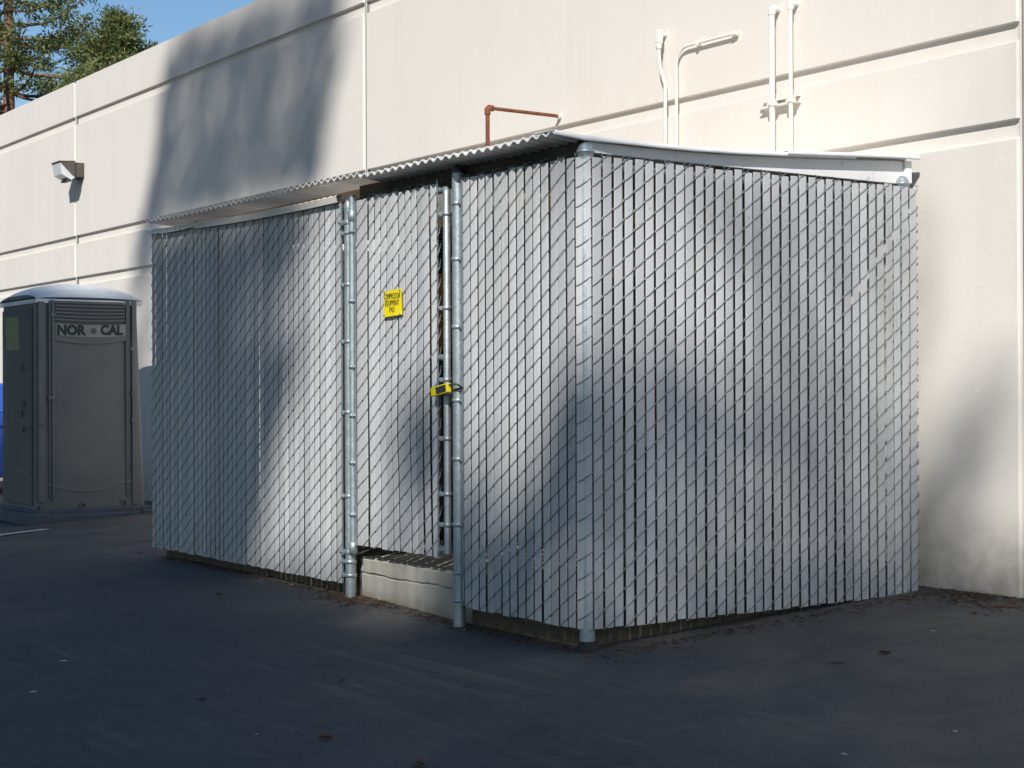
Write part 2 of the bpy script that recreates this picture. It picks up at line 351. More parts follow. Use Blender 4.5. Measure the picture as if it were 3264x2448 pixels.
# ------------------------------------------------------------------ slatted chain-link
PIT, HP = .065, .0889
def fabric(o, u, nrm, n, z0, z1, phase=0, lean=.004, pitch=PIT, seed=1, sw=.0548, wave=None, barbs=True, twist=.03, wr=.0018, bulge=.0092, rise=0):
    """woven mesh with upright slats; o start point, u direction, nrm outward; returns slats, wires"""
    rr = random.Random(seed); u = Vector((*u, 0)).normalized(); nn = Vector((*nrm, 0)).normalized(); o = Vector((*o, 0)); Z = Vector((0, 0, 1))
    S, W = MB(), MB(); wave = wave or (lambda a, z: 0); z1_ = z1; top_at = lambda a: z1_ + rise * (1 - a / (n * pitch))
    hz = lambda a: o + u * a
    for i in range(n):
        S.t = min(1, max(0, rr.gauss(.55, .25)))
        a = (i + .5) * pitch; z1 = top_at(a); tl, bl = rr.gauss(0, lean), rr.gauss(0, lean); zt = z1 - .012 + rr.uniform(-.006, .006); zb = z0 + .004 + rr.uniform(-.004, .004)
        tw = rr.gauss(0, twist)
        hw, ht = sw / 2 * rr.uniform(.98, 1.02), .0031
        nseg = 6; rings = []
        for k in range(nseg + 1):
            z = zb + (zt - zb) * k / nseg; off = bl + (tl - bl) * k / nseg + wave(a, z); bow = math.sin(k * 1.3 + i) * .0008
            c = hz(a + off) + Z * z + nn * bow
            uu = (u + nn * tw); vv = nn
            rings.append([c + uu * (-hw) + vv * (-ht * .5), c + uu * (-hw) + vv * (ht * .5), c + uu * (-hw * .82) + vv * ht, c + uu * (hw * .82) + vv * ht,
                          c + uu * hw + vv * (ht * .5), c + uu * hw - vv * (ht * .5), c + uu * (hw * .82) - vv * ht, c + uu * (-hw * .82) - vv * ht])
        v = [q for r_ in rings for q in r_]; f = [tuple(range(8)), tuple(range(nseg * 8, nseg * 8 + 8))[::-1]]
        for k in range(nseg):
            for j in range(8): f.append((k * 8 + j, k * 8 + (j + 1) % 8, k * 8 + 8 + (j + 1) % 8, k * 8 + 8 + j))
        S._add(v, f)
        # locking dimple near the top of each slat
        dz = z1 - (.235 if i % 2 else .30) + rr.uniform(-.008, .008)
        c = hz(a + bl + (tl - bl) * .87) + Z * dz + nn * (ht + .0006)
        W.t = 0
        S.t = 0
        for q in (-1, 1): S.obox(c + u * (.004 * q), u * .0014, nn * .0009, Z * .006 + u * (.002 * q))
    nz = int((z1_ + rise - z0) / HP) + 2; mid = bulge
    for i in range(n):
        a0, a1 = i * pitch, (i + 1) * pitch; z1 = top_at(a1)
        st = 0 if (i + phase) % 2 == 0 else HP / 2
        for k in range(nz):
            za = z0 + st + (k - .5) * HP; zb_ = za + HP / 2
            if za > z1 - .01 or zb_ < z0 + .005: continue
            zj = rr.gauss(0, .0012)
            pts = []
            for q, (uu, zz, oo) in enumerate([(0, 0, .0), (.12, .08, mid * .75), (.35, .28, mid), (.65, .58, mid), (.88, .86, mid * .75), (1.0, 1.0, .0005)]):
                aa = a0 + (a1 - a0) * uu; z = za + (zb_ - za) * zz + zj
                pts.append(hz(aa + wave(aa, z)) + Z * max(z0, min(z1, z)) + nn * oo)
            W.tube(pts, wr, 4, False)
            zc = zb_ + HP / 2
            if zc <= z1 + .01:
                W.tube([hz(a1 + wave(a1, zb_)) + Z * zb_ - nn * .001, hz((a0 + a1) / 2 + wave(a0, zb_)) + Z * (zb_ + HP / 4) - nn * .009, hz(a0 + wave(a0, zc)) + Z * min(z1, zc) - nn * .001], .0018, 3, False)
            # interlocking knuckle at the crossing
            c = hz(a1 + wave(a1, zb_)) + Z * zb_ + nn * .003
            if zb_ < z1: W.tube([c - Z * .006 - u * .0025, c + nn * .0025, c + Z * .006 + u * .002], .0028, 4, False)
        if barbs and (i + phase) % 2 == 0:
            c = hz(a1 + wave(a1, z1)) + Z * (z1 + .001)
            W.tube([c - u * .013 - nn * .004, c - u * .003 + Z * .003, c + u * .004 - Z * .001, c + u * .014 + nn * .003], .0019, 4)
            W.tube([c - Z * .012, c + Z * .001], .0022, 4)
            cb = hz(a1) + Z * (z0 - .001); W.tube([cb - u * .010, cb + u * .010 + nn * .002], .0019, 4)
    return S, W

FB = onY(1830, 2006, 0).z; FT = onY(1845, 487, 0).z
xF = lambda px: onY(px, 1250, 0).x
XL, XP2L, XG0, XG1, XR0 = xF(487), xF(1090), xF(1138), xF(1394), xF(1478)
XP2 = xF(1110) ; XP3 = xF(1456)
PR2, PR3 = .030, .031

def bands(post, c, r, zs, toward, name='tension_band', reach=.03):
    t = Vector((*toward, 0)).normalized(); Z = Vector((0, 0, 1))
    for z in zs:
        b = MB(); b.sm = True
        pr = [(r + .001, -.0105), (r + .004, -.0095), (r + .004, .0095), (r + .001, .0105)]
        b.lathe((c[0], c[1], z), pr, 20)
        b.sm = False; side = Vector((-t.y, t.x, 0))
        p = Vector((c[0], c[1], z)) + t * (r + reach / 2 + .002)
        b.obox(p - side * .008, t * (reach / 2), side * .0016, Z * .0105); b.obox(p + side * .008, t * (reach / 2), side * .0016, Z * .0105)
        q = Vector((c[0], c[1], z)) + t * (r + reach * .7); b.tube([q - side * .018, q + side * .018], .0045, 6)
        b.build(name, M['galv'], post)

def dome(c, r, z, prof=None): return MB().lathe((c[0], c[1], z), [(r + .002, -.03), (r + .003, 0), (r + .006, .002), (r + .006, .008), (r + .002, .012), (r * .85, .030), (r * .5, .043), (.001, .048)])

def fence_post(c, r, zt, label, cap=True, nm='fence_post'):
    g = gz(*c); t = thing(nm, (c[0], c[1], g), label, 'fence post', 'galvanised fence posts of the enclosure')
    MB().tube([(c[0], c[1], g - .15), (c[0], c[1], zt)], r, 24).build('pole', M['galv'], t)
    return t

# left front panel
nL = round((XP2L - XL) / PIT)
pL = thing('slatted_fence', ((XL + XP2L) / 2, 0, FB), 'widest slatted chain-link panel, left of the gate, half in tree shade', 'fence panel', 'slatted chain-link panels of the enclosure')
S, W = fabric((XP2L - nL * PIT, 0), (1, 0), (0, -1), nL, FB, FT, 0, .003, PIT, 3, rise=.046)
S.build('slats', M['slat'], pL); W.build('wire_mesh', M['wire'], pL)
MB().tube([(XL + .02, .035, FT - .05), (XP2 - PR2, .035, FT - .05)], .02, 12).build('top_rail', M['galv'], pL)
MB().box(XP2L - .004, XP2L + .012, -.004, .0, FB + .01, FT + .01).build('tension_bar', M['galv'], pL)
# right front panel
nR = round((-.02 - XR0) / PIT)
pR = thing('slatted_fence', (XR0 / 2, 0, FB), 'narrow slatted chain-link panel between the padlocked gate post and the corner', 'fence panel', 'slatted chain-link panels of the enclosure')
pitR = (-.02 - XR0) / nR
S, W = fabric((XR0, 0), (1, 0), (0, -1), nR, FB, FT, 1, .0025, pitR, 5, sw=.0545)
S.build('slats', M['slat'], pR); W.build('wire_mesh', M['wire'], pR)
MB().tube([(XR0, .035, FT - .05), (-.05, .035, FT - .05)], .02, 12).build('top_rail', M['galv'], pR)
MB().box(XR0 - .016, XR0 - .001, -.003, .002, FB + .01, FT - .01).build('tension_bar', M['galv'], pR)
# side panel (runs back to the wall)
CN = Vector((.032, .05))
y_end = onX(2925, 1240, CN.x).y
nS = 35; pitS = (y_end - CN.y) / nS
pS = thing('slatted_fence', (CN.x, 1.1, FB), 'slatted side panel facing right, dark gaps between its slats, ending near the wall', 'fence panel', 'slatted chain-link panels of the enclosure')
S, W = fabric((CN.x, CN.y), (0, 1), (1, 0), nS, FB, FT, 0, .0016, pitS, 9, sw=.0475, twist=.010, wr=.0021, bulge=.0062)
S2, W2 = fabric((-.02, 0), (.052, .05), (.05, -.052), 1, FB, FT, 0, .0, math.hypot(.052, .05), 9, sw=.069, barbs=False)
for a, b in ((S, S2), (W, W2)):
    n0 = len(a.v); a.v += b.v; a.tone += b.tone; a.f += [[i + n0 for i in f] for f in b.f]; a.mi += b.mi; a.smooth += b.smooth
S.build('slats', M['slat'], pS); W.build('wire_mesh', M['wire'], pS)
MB().tube([(-.02, .06, FT - .05), (-.02, y_end - .08, FT - .05)], .02, 12).build('top_rail', M['galv'], pS)
MB().tube([(-.02, .06, FB + .32), (-.02, y_end - .08, FB + .32)], .017, 12).build('brace_rail', M['galv'], pS)

# return panel at the far left end, closing the enclosure
pB = thing('slatted_fence', (XL + .02, 1.2, FB), 'far left return panel running back to the wall, glimpsed only through slat gaps', 'fence panel', 'slatted chain-link panels of the enclosure')
S, W = fabric((XL + .02, .03), (0, 1), (-1, 0), 36, FB, FT, 0, .002, .065, 19, sw=.060)
S.build('slats', M['slat'], pB); W.build('wire_mesh', M['wire'], pB)

# posts
cpos = (-.012, .052)
pc = fence_post(cpos, .0365, onY(1850, 470, 0).z, 'thick corner post with a domed cap where front and side panels meet')
MB().lathe((cpos[0], cpos[1], gz(*cpos)), [(.062, -.01), (.055, .012), (.042, .03), (.0372, .045)], 14).build('tar_collar', M['rubber'], pc)
dome(cpos, .0365, onY(1850, 478, 0).z - .005).build('cap', M['galv'], pc)
ec = (-.012, y_end - .062)
pe = fence_post(ec, .030, FT + .01, 'end post with a domed cap at the wall end of the side panel')
dome(ec, .034, onX(2900, 583, 0).z - .012).build('cap', M['galv'], pe)
p2c = (XP2, .012); z2 = onY(1110, 655, 0).z
p2 = fence_post(p2c, PR2, z2, 'hinge post carrying the gate hinges beside the wide left panel')
MB().lathe((*p2c, z2), [(PR2 + .002, -.02), (PR2 + .003, .006), (PR2 * .7, .03), (.012, .045), (.010, .06), (.001, .065)]).build('cap', M['galv'], p2)
bands(p2, p2c, PR2, [onY(1110, y, 0).z for y in (742, 907, 1088, 1314, 1581)], (-1, -.35))
bands(p2, p2c, PR2 + .001, [onY(1110, y, 0).z for y in (1790, 1833)], (-1, -.35))
# hinges
for yy, up in ((688, 1), (1745, 0)):
    z = onY(1128, yy, 0).z; h = MB(); gxh = XP2 + PR2 + .024
    h.sm = True; h.lathe((gxh, .0, z), [(.0225, -.03), (.0255, -.028), (.0255, .028), (.0225, .03)], 18); h.sm = False
    h.lathe((p2c[0], p2c[1], z - .03), [(PR2 + .001, -.014), (PR2 + .004, -.012), (PR2 + .004, .012), (PR2 + .001, .014)], 18)
    h.obox((p2c[0] - .045, -.012, z - .03), (.014, 0, 0), (0, .012, 0), (0, 0, .014)); h.tube([(p2c[0] - .05, -.034, z - .028), (p2c[0] - .05, .01, z - .028)], .007, 8)
    h.build('hinge', M['galv'], p2)
p3c = (XP3, .012); z3 = onY(1456, 545, 0).z
p3 = fence_post(p3c, PR3, z3, 'latch post with many bands between the gate gap and the narrow panel')
MB().lathe((*p3c, z3), [(PR3 + .001, -.01), (PR3 + .002, .004), (PR3 * .8, .022), (PR3 * .4, .032), (.001, .035)]).build('cap', M['tank'], p3, label='dark domed cap')
bands(p3, p3c, PR3, [onY(1456, y, 0).z for y in (648, 826, 1042, 1276, 1463, 1672, 1825, 1913)], (1, -.25), reach=.026)

# gate
GZ0 = onY(1136, 1741, 0).z + .005; GZ1 = FT
gate = thing('gate', ((XG0 + XG1) / 2, 0, GZ0), 'padlocked slatted chain-link gate hung above a concrete sill', 'gate')
nG = round((XG1 - XG0) / PIT); pitG = (XG1 - XG0) / nG
wav = lambda a, z: .010 * math.sin((z - GZ0) * 4.2 + a * 3) * math.sin(math.pi * min(1, max(0, a / (nG * pitG)))) * (1.4 if z < 1.2 else .8)
S, W = fabric((XG0, 0), (1, 0), (0, -1), nG, GZ0, GZ1, 0, .005, pitG, 12, wave=wav)
S.build('slats', M['slat'], gate); W.build('wire_mesh', M['wire'], gate)
xg = XP2 + PR2 + .024; xr = xF(1421)
fr = MB(); fr.tube([(xg, .0, GZ0 - .02), (xg, .0, GZ1 + .02)], .0205, 16)
zt = onY(1421, 588, 0).z - .02
fr.tube([(xg, .02, zt), (xr - .03, .02, zt), (xr - .008, .014, zt - .004), (xr, .01, zt - .03), (xr, .01, onY(1421, 1765, 0).z)], .0195, 16)
zb = onY(1400, 1752, 0).z; fr.tube([(xg, .02, zb), (xr, .02, zb)], .0195, 12); fr.tube([(xg, .02, onY(1400, 1140, 0).z), (xr, .02, onY(1400, 1140, 0).z)], .017, 12)
fr.build('frame', M['galv'], gate)
MB().box(XG1 + .006, XG1 + .016, -.006, -.001, GZ0, GZ1 + .01).build('tension_bar', M['galv'], gate)
MB().box(XG0 - .014, XG0 - .002, -.005, .0, GZ0, GZ1 + .01).build('tension_bar', M['galv'], gate)
bands(gate, (xr, .01), .0195, [onY(1421, y, 0).z for y in (681, 981, 1210, 1398, 1575, 1673)], (-1, -.3), 'tie_band', .03)
bands(gate, (xg, 0), .0205, [onY(1128, y, 0).z for y in (738, 960, 1170, 1325, 1475, 1640)], (1, -.35), 'tie_band', .012)
ends = MB(); rr = random.Random(4)     # loose ends of mesh beside the gate edge
nz_ = int((GZ1 - GZ0) / HP)
for k in range(nz_):
    z = GZ0 + k * HP + rr.uniform(0, .02); x = XG1 + .004
    ends.tube([(x, -.004, z), (x + .018, -.012, z + .02), (x + .026 + rr.uniform(-.006, .008), -.004, z + .045), (x + .012, .008, z + .06), (x + .02, .01, z + HP)], .0018, 4)
ends.build('loose_wire_ends', M['wire'], gate)

# ------------------------------------------------------------------ concrete pad
PT = onY(1300, 1800, .075).z
pad = thing('concrete_pad', (-2.4, 1.2, 0), 'raised concrete equipment pad with a rough joint line showing below the gate', 'concrete pad')
def wavy(x, s): return .006 * math.sin(x * 9 + s) + .004 * math.sin(x * 23 + s * 2) + .003 * math.sin(x * 57 + s)
xs = [XL + .04 + i * .02 for i in range(int((-.06 - XL - .04) / .02) + 1)]
m = MB()
zj = PT - .085
def prof(x):
    j = zj + wavy(x, 1) * .6; e = wavy(x, 3)
    return [(.085 + e * .4, -.2), (.085 + e * .4, j - .014), (.094, j - .004), (.080 + e * .6, j + .004), (.078 + e * .5, PT - .012 + wavy(x, 5) * .3), (.09, PT + wavy(x, 7) * .35), (2.25, PT)]
for a, c in zip(xs[:-1], xs[1:]):
    pa, pb = prof(a), prof(c); m.m = 0 if XP2 - .01 < a < XP3 + .0 else 1  # outside the gate opening the slab gets the shade-darkened concrete
    for i in range(len(pa) - 1):
        m.quad((a, *pa[i]), (c, *pb[i]), (c, *pb[i + 1]), (a, *pa[i + 1]))
m.quad((xs[-1], 0.085, -.2), (xs[-1], 2.25, -.2), (xs[-1], 2.25, PT), (xs[-1], .085, PT)); m.quad((xs[0], 2.25, -.2), (xs[0], 0.085, -.2), (xs[0], .085, PT), (xs[0], 2.25, PT))
m.quad((xs[-1], 2.25, -.2), (xs[0], 2.25, -.2), (xs[0], 2.25, PT), (xs[-1], 2.25, PT))
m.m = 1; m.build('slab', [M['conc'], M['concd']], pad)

# ------------------------------------------------------------------ roof
YF = -.11
rz = lambda px, py: onY(px, py, YF).z
RZ = onY(1771, 424, YF).z; XR = onY(1771, 424, YF).x; XRL = onY(462, 712, YF).x
edge = [onX(K * a, K * b, .015) for a, b in ((1215, 288), (1270, 299), (1340, 308), (1420, 317), (1500, 324.5), (1600, 331), (1700, 335.5), (1800, 339), (1900, 342), (1972, 345))]
def rz_at(y):
    pts = [(YF, RZ)] + [(p.y, p.z) for p in edge if p.y > YF + .03]
    if y <= pts[0][0]: return pts[0][1]
    for (a, za), (b, zb_) in zip(pts[:-1], pts[1:]):
        if a <= y <= b: return za + (zb_ - za) * (y - a) / (b - a)
    return pts[-1][1]
Y_RE = edge[-1].y
roof = thing('shed_roof', (-2.4, 1.1, RZ), 'low corrugated sheet roof with white edge flashing covering the enclosure', 'roof')
m = MB(); m.sm = True
px_ = .0125; nx = int((XR - XRL) / px_); ys = [YF, 0, .15, .4, .8, 1.2, 1.7, Y_RE]
cor = lambda x: .0095 * math.sin(2 * math.pi * x / .0735)
droop = lambda x, y: .004 * math.sin(x * 2.1) + .003 * math.sin(x * 5.3 + 1)
def corr(th):
    return [(XRL + i * px_, y, rz_at(y) * (1) + (0 if y > 1.9 else 0) + cor(XRL + i * px_) + droop(XRL + i * px_, y) + th) for y in ys for i in range(nx + 1)]
nn_ = nx + 1
a0, a1 = corr(0), corr(.009)
XS = XP2 + .30
for lo, hi, nm_, mt in ((-99, XS, 'translucent_corrugated_sheet', 'glassfibre'), (XS, 99, 'corrugated_sheet', 'roofcor')):
    m = MB(); m.sm = True; ii = [i for i in range(nx + 1) if lo <= XRL + i * px_ <= hi + px_]; dz = .010 if lo < -50 else 0
    lift = lambda P: [(P[j * nn_ + i][0], P[j * nn_ + i][1], P[j * nn_ + i][2] + dz) for j in range(len(ys)) for i in ii]
    k = len(ii); fs = [(j * k + i, j * k + i + 1, (j + 1) * k + i + 1, (j + 1) * k + i) for j in range(len(ys) - 1) for i in range(k - 1)]
    b0, b1 = lift(a0), lift(a1)
    if lo < -50: m._add(b0, fs)
    else: m._add(b0, fs); m._add(b1, [f[::-1] for f in fs])
    m.sm = False; m.m = 1
    for i in range(k - 1): m.quad(b0[i], b0[i + 1], b1[i + 1], b1[i])  # front edge coloured white to stand for sun on the scallops
    m.build(nm_, [M[mt], M['roof']], roof)
m = MB(); m.sm = True; zr = rz_at(Y_RE) + .003; x_ = [XRL + i * .02 for i in range(int((XR - .22 - XRL) / .02))]
m._add([(x, y, zr + cor(x)) for y in (1.9, WALL_Y - .004) for x in x_], [(i, i + 1, len(x_) + i + 1, len(x_) + i) for i in range(len(x_) - 1)]); m.build('rear_gap_blocker', M['roofcor'], roof)  # added sheet closing the rear gap to keep sunlight out of the enclosure
# smooth white flashing along the right edge
def flashing(y0, y1, dx, dz, nseg=24, w=.16, lip=.022):
    m = MB(); m.sm = True; rows = []
    for i in range(nseg + 1):
        y = y0 + (y1 - y0) * i / nseg; x = .015 + dx + (XR - .015) * max(0, 1 - (y - YF) / .35); z = rz_at(y) + .016 + dz
        rows.append([(x - w, y, z + .004), (x - .05, y, z + .004), (x, y, z), (x + .001, y, z - lip), (x - .003, y, z - lip), (x - .004, y, z - .003), (x - .05, y, z - .001), (x - w, y, z - .001)])
    k = len(rows[0]); v = [p for r_ in rows for p in r_]
    m._add(v, [(i * k + j, i * k + j + 1, (i + 1) * k + j + 1, (i + 1) * k + j) for i in range(nseg) for j in range(k - 1)])
    m.sm = False; m._add(rows[0], [tuple(range(k))]); m._add(rows[-1], [tuple(range(k))[::-1]])
    return m
flashing(YF - .004, onX(K * 1850, 505, .015).y, 0, 0).build('edge_flashing', M['roof'], roof)
flashing(onX(K * 1700, 500, .015).y, min(onX(K * 1985, 510, .015).y, WALL_Y - .006), .008, .008, 10).build('edge_flashing', M['roof'], roof)
# fascia boards
fx0, fx1 = -.060, -.030; fy0, fy1 = onX(1872, 445, fx1).y + .01, onX(2897, 540, fx1).y
m = MB(); n = 24
for i in range(n):
    ya, yb = fy0 + (fy1 - fy0) * i / n, fy0 + (fy1 - fy0) * (i + 1) / n; za, zb_ = rz_at(ya) - .002, rz_at(yb) - .002; zl = onX(2897, 589, fx1).z
    m.quad((fx1, ya, zl), (fx1, yb, zl), (fx1, yb, zb_), (fx1, ya, za)); m.quad((fx0, yb, zl), (fx0, ya, zl), (fx0, ya, za), (fx0, yb, zb_)); m.quad((fx0, ya, zl), (fx0, yb, zl), (fx1, yb, zl), (fx1, ya, zl))
    if i == 0: m.quad((fx0, ya, zl), (fx1, ya, zl), (fx1, ya, za), (fx0, ya, za))
    if i == n - 1: m.quad((fx1, yb, zl), (fx0, yb, zl), (fx0, yb, zb_), (fx1, yb, zb_))
m.build('fascia_board', M['fascia'], roof)
MB().box(fx1 + .002, fx1 + .016, fy1 - .045, fy1 + .004, onX(2897, 585, fx1).z, rz_at(fy1) - .004).build('end_block', M['fascia'], roof)
MB().box(XP2 + .03, -.07, .06, .085, FT - .03, RZ - .008).build('front_board', M['concd'], roof, label='dark shaded board above the gate')  # the shade below the roof is put into this board's dark colour
m = MB()
m.obox(((XL + XP2) / 2, .30, RZ - .12), ((XP2 - XL) / 2 + .02, 0, .006), (0, .02, 0), (0, 0, .105)); m.build('beam', M['wood'], roof, .004)
MB().box(XL + .2, XP2 - .05, .10, .14, FT + .012, RZ - .014).build('beam', M['wood'], roof, .003)
for yy in (1.2, 2.05): MB().box(XL, -.07, yy, yy + .04, RZ - .10, rz_at(yy) - .012).build('beam', M['wood'], roof)
m = MB()
for i in range(7):
    x = XL + .3 + i * .42; m.obox((x, .279, RZ - .06), (.008, 0, 0), (0, .002, 0), (0, 0, .008))
m.build('bolts', M['black'], roof)
# white channel strips capping the left panel
def channel(pa, pb, h=.03):
    m = MB(); a, b = Vector(pa), Vector(pb); d = (b - a)
    n = 8
    for i in range(n):
        p = a + d * (i / n); q = a + d * ((i + 1) / n)
        sg = lambda t: -.012 * math.sin(math.pi * t)
        p.z += sg(i / n); q.z += sg((i + 1) / n)
        prof_ = [(-.012, -.5 * h), (-.022, .3 * h), (-.014, .5 * h), (.02, .55 * h), (.03, .3 * h), (.02, -.2 * h)]
        for (y1_, z1_), (y2_, z2_) in zip(prof_[:-1], prof_[1:]): m.quad(p + Vector((0, y1_, z1_)), q + Vector((0, y1_, z1_)), q + Vector((0, y2_, z2_)), p + Vector((0, y2_, z2_)))
    return m
channel(onY(K * 424, K * 487, -.02), onY(K * 733, K * 429, -.02), .042).build('top_channel', M['cond'], pL)
channel(onY(K * 319, K * 501, -.025), onY(K * 426, K * 483, -.025), .034).build('top_channel', M['roof'], pL)

# ------------------------------------------------------------------ equipment glimpsed inside
cmp_ = thing('compressor', (-1.2, 1.3, PT), 'orange and dark compressor glimpsed through the gap beside the gate', 'compressor')
a = onY(1385, 875, .95); b = onY(1455, 1120, .95)
MB().box(a.x - .35, b.x + .12, .95, 1.5, b.z, a.z).build('orange_cabinet', M['orange'], cmp_, .01)
MB().box(a.x - .4, b.x + .15, .97, 1.6, PT + .02, b.z - .004).build('base_cabinet', M['tank'], cmp_, .01)
m = MB(); m.box(a.x - .30, b.x + .10, 1.0, 1.4, a.z + .004, a.z + .30)
for i in range(12): m.box(a.x - .30, b.x + .10, .985, .999, a.z + .02 + i * .023, a.z + .03 + i * .023)
m.build('cooling_fins', M['concd'], cmp_)
m = MB(); m.tube([(-.55, 1.0, PT + .35), (-.55, 1.9, PT + .35)], .24, 24); m.box(-.75, -.35, 1.1, 1.15, PT, PT + .2); m.box(-.75, -.35, 1.7, 1.75, PT, PT + .2); m.build('tank', M['tank'], cmp_)
MB().box(-2.05, -.42, 1.25, 2.2, PT + .02, 1.82).build('dark_fill_box', M['tank'], cmp_, .01)  # added dark box that keeps the interior black behind the slat gaps
m = MB(); m.box(-.62, -.56, .9, .94, .98, 1.22); m.build('red_valve_box', M['red'], cmp_)
m = MB(); m.tube([(-1.6, .8, 2.12), (-.3, .8, 2.12), (-.3, .8, 1.4)], .02, 10); m.tube([(-1.6, .75, 2.02), (-.5, .75, 2.02), (-.45, .75, .9)], .014, 10); m.build('pipes', M['hose'], cmp_)

# ------------------------------------------------------------------ sign and padlock
c = onY(1252, 966, -.018); sw_, sh_ = abs(onY(1281, 966, -.018).x - onY(1224, 966, -.018).x) / 2, (onY(1252, 925, -.018).z - onY(1252, 1008, -.018).z) / 2
sg = thing('sign', (c.x, -.018, c.z), 'yellow plate reading COMPRESSOR EQUIPMENT PAD bolted to the gate slats', 'sign')
m = MB(); N = 8
def sp(i, j):
    u_ = -1 + 2 * i / N; v_ = -1 + 2 * j / 3
    return (c.x + u_ * sw_, -.018 - .004 * (1 - u_ * u_) - .003 * v_ * u_, c.z + v_ * sh_ + u_ * .004)
for i in range(N):
    for j in range(3): m.quad(sp(i, j), sp(i + 1, j), sp(i + 1, j + 1), sp(i, j + 1))
for i in range(N):
    for j in range(3): m.quad(*[(p[0], p[1] + .0015, p[2]) for p in (sp(i, j + 1), sp(i + 1, j + 1), sp(i + 1, j), sp(i, j))])
m.build('plate', M['yellow'], sg)
for txt, dz, fw in (('COMPRESSOR', .52, .90), ('EQUIPMENT', .0, .76), ('PAD', -.52, .27)):
    xf = Matrix.Translation((c.x, -.0235, c.z + dz * sh_)) @ Matrix.Rotation(R(90), 4, 'X')
    o = text_mesh(txt, .043, xf, 'lettering', M['ink'], sg, -0.0004)
    xs_ = [v.co.x for v in o.data.vertices]; k = fw * 2 * sw_ / (max(xs_) - min(xs_)); mx = (max(xs_) + min(xs_)) / 2
    for v in o.data.vertices: v.co.x = c.x + (v.co.x - mx) * k
for i in (-1, 1):
    for j in (-1, 1): MB().tube([(c.x + i * sw_ * .88, -.018, c.z + j * sh_ * .9), (c.x + i * sw_ * .88, -.027, c.z + j * sh_ * .9)], .0045, 8).build('bolt', M['galv'], sg)

lc = onY(1405, 1243, -.05)
lk = thing('padlock', tuple(lc), 'yellow padlock with a dark inset hanging on the gate latch', 'padlock')
rot = Matrix.Rotation(R(-9), 3, 'Y')
ax, az = rot @ Vector((1, 0, 0)), rot @ Vector((0, 0, 1))
hw = abs(onY(1432, 1243, -.05).x - lc.x); hh = .0235
def lockbox(cc, hx, hz, hy, bev, name, mat):
    m = MB(); m.obox(cc, ax * hx, (0, hy, 0), az * hz); return m.build(name, mat, lk, bev)
lockbox(lc, hw, hh, .0125, .004, 'body', M['yellow'])
lockbox(lc + ax * hw * .25 + Vector((0, -.0135, 0)), hw * .58, hh * .72, .0025, .002, 'inset', M['lockdark'])
q = lc + ax * (hw + .005); m = MB()
m.tube([q + az * .012, q + ax * .03 + az * .012, q + ax * .048 + az * .010 + Vector((0, .01, 0)), q + ax * .058 + Vector((0, .03, -.006)), q + ax * .048 - az * .01 + Vector((0, .045, 0)), q - az * .012 + Vector((0, .03, 0))], .0055, 10)
m.build('shackle', M['tank'], lk)
m = MB(); m.obox((xr + .035, -.022, lc.z), (.04, 0, 0), (0, .002, 0), (0, 0, .012)); m.sm = True; m.lathe((xr, .01, lc.z - .02), [(.021, -.012), (.0245, -.011), (.0245, .011), (.021, .012)], 16); m.build('latch', M['galv'], gate)

# ------------------------------------------------------------------ conduits on the wall
c5 = lambda x, y: (1900 + x * .6166, y * .6166)
OUT = .062
def wp(x, y, out=0): p = onY(*c5(x, y), WALL_Y - out); return p
def wallpipe(label, pts, r, group='painted conduits on the wall', extra=None):
    t = thing('conduit', tuple(pts[-1]), label, 'conduit', group)
    MB().tube(pts, r, 12).build('pipe', M['cond'], t)
    if extra: extra(t)
    return t
RB = onY(1700, 480, 1).z - .15
p_ = wp(330, 245, OUT)
def ex1(t):
    e = wp(325, 190, OUT); m = MB(); m.box(e.x - .021, e.x + .021, e.y - .02, e.y + .02, e.z - .045, e.z + .045); m.build('junction_box', M['cond'], t, .008)
    MB().tube([(e.x, e.y, e.z + .02), (e.x, WALL_Y + .005, e.z + .02)], .014, 12).build('nipple', M['cond'], t)
    MB().lathe((e.x, WALL_Y - OUT, e.z - .06), [(.014, -.02), (.018, -.018), (.018, .018), (.014, .02)], 14).build('collar', M['cond'], t)
    MB().lathe((e.x + .0, WALL_Y - .001, e.z + .02), [(.001, 0)] * 2, 6)
e = wp(325, 190, OUT); b1 = wp(357, 440, .03)
wallpipe('kinked flexible conduit dropping from a small junction box', [(e.x, e.y, e.z - .05), (e.x, e.y, wp(325, 290, OUT).z), (e.x + .010, e.y, wp(325, 350, OUT).z), (b1.x - .006, b1.y - .01, wp(350, 410, .03).z), (b1.x, b1.y, b1.z), (b1.x, b1.y, RB)], .0115, extra=ex1)
q0 = wp(742, 163, 0); q1 = wp(690, 178, .03); q2 = wp(470, 232, .03); q3 = wp(414, 292, .03)
pts = [(q0.x, WALL_Y + .005, q0.z), (q0.x - .03, WALL_Y - .022, q1.z + .0), (q1.x, WALL_Y - .03, q1.z)] + [(q2.x, WALL_Y - .03, q1.z)]
rb = q2.x - q3.x; zq = q1.z
pts += [(q2.x - rb * math.sin(a_), WALL_Y - .03, zq - rb * 1.0 * (1 - math.cos(a_))) for a_ in (.3, .6, .9, 1.2, 1.5)] + [(q3.x, WALL_Y - .03, RB)]
def ex2(t):
    MB().tube([(q1.x + .02, WALL_Y - .03, q1.z), (q0.x, WALL_Y - .02, q1.z)], .017, 12).build('fitting', M['cond'], t)
    MB().box(q2.x + .09, q2.x + .11, WALL_Y - .044, WALL_Y, zq - .016, zq + .016).build('strap', M['cond'], t)
wallpipe('conduit running level along the wall then bending down', pts, .0105, extra=ex2)
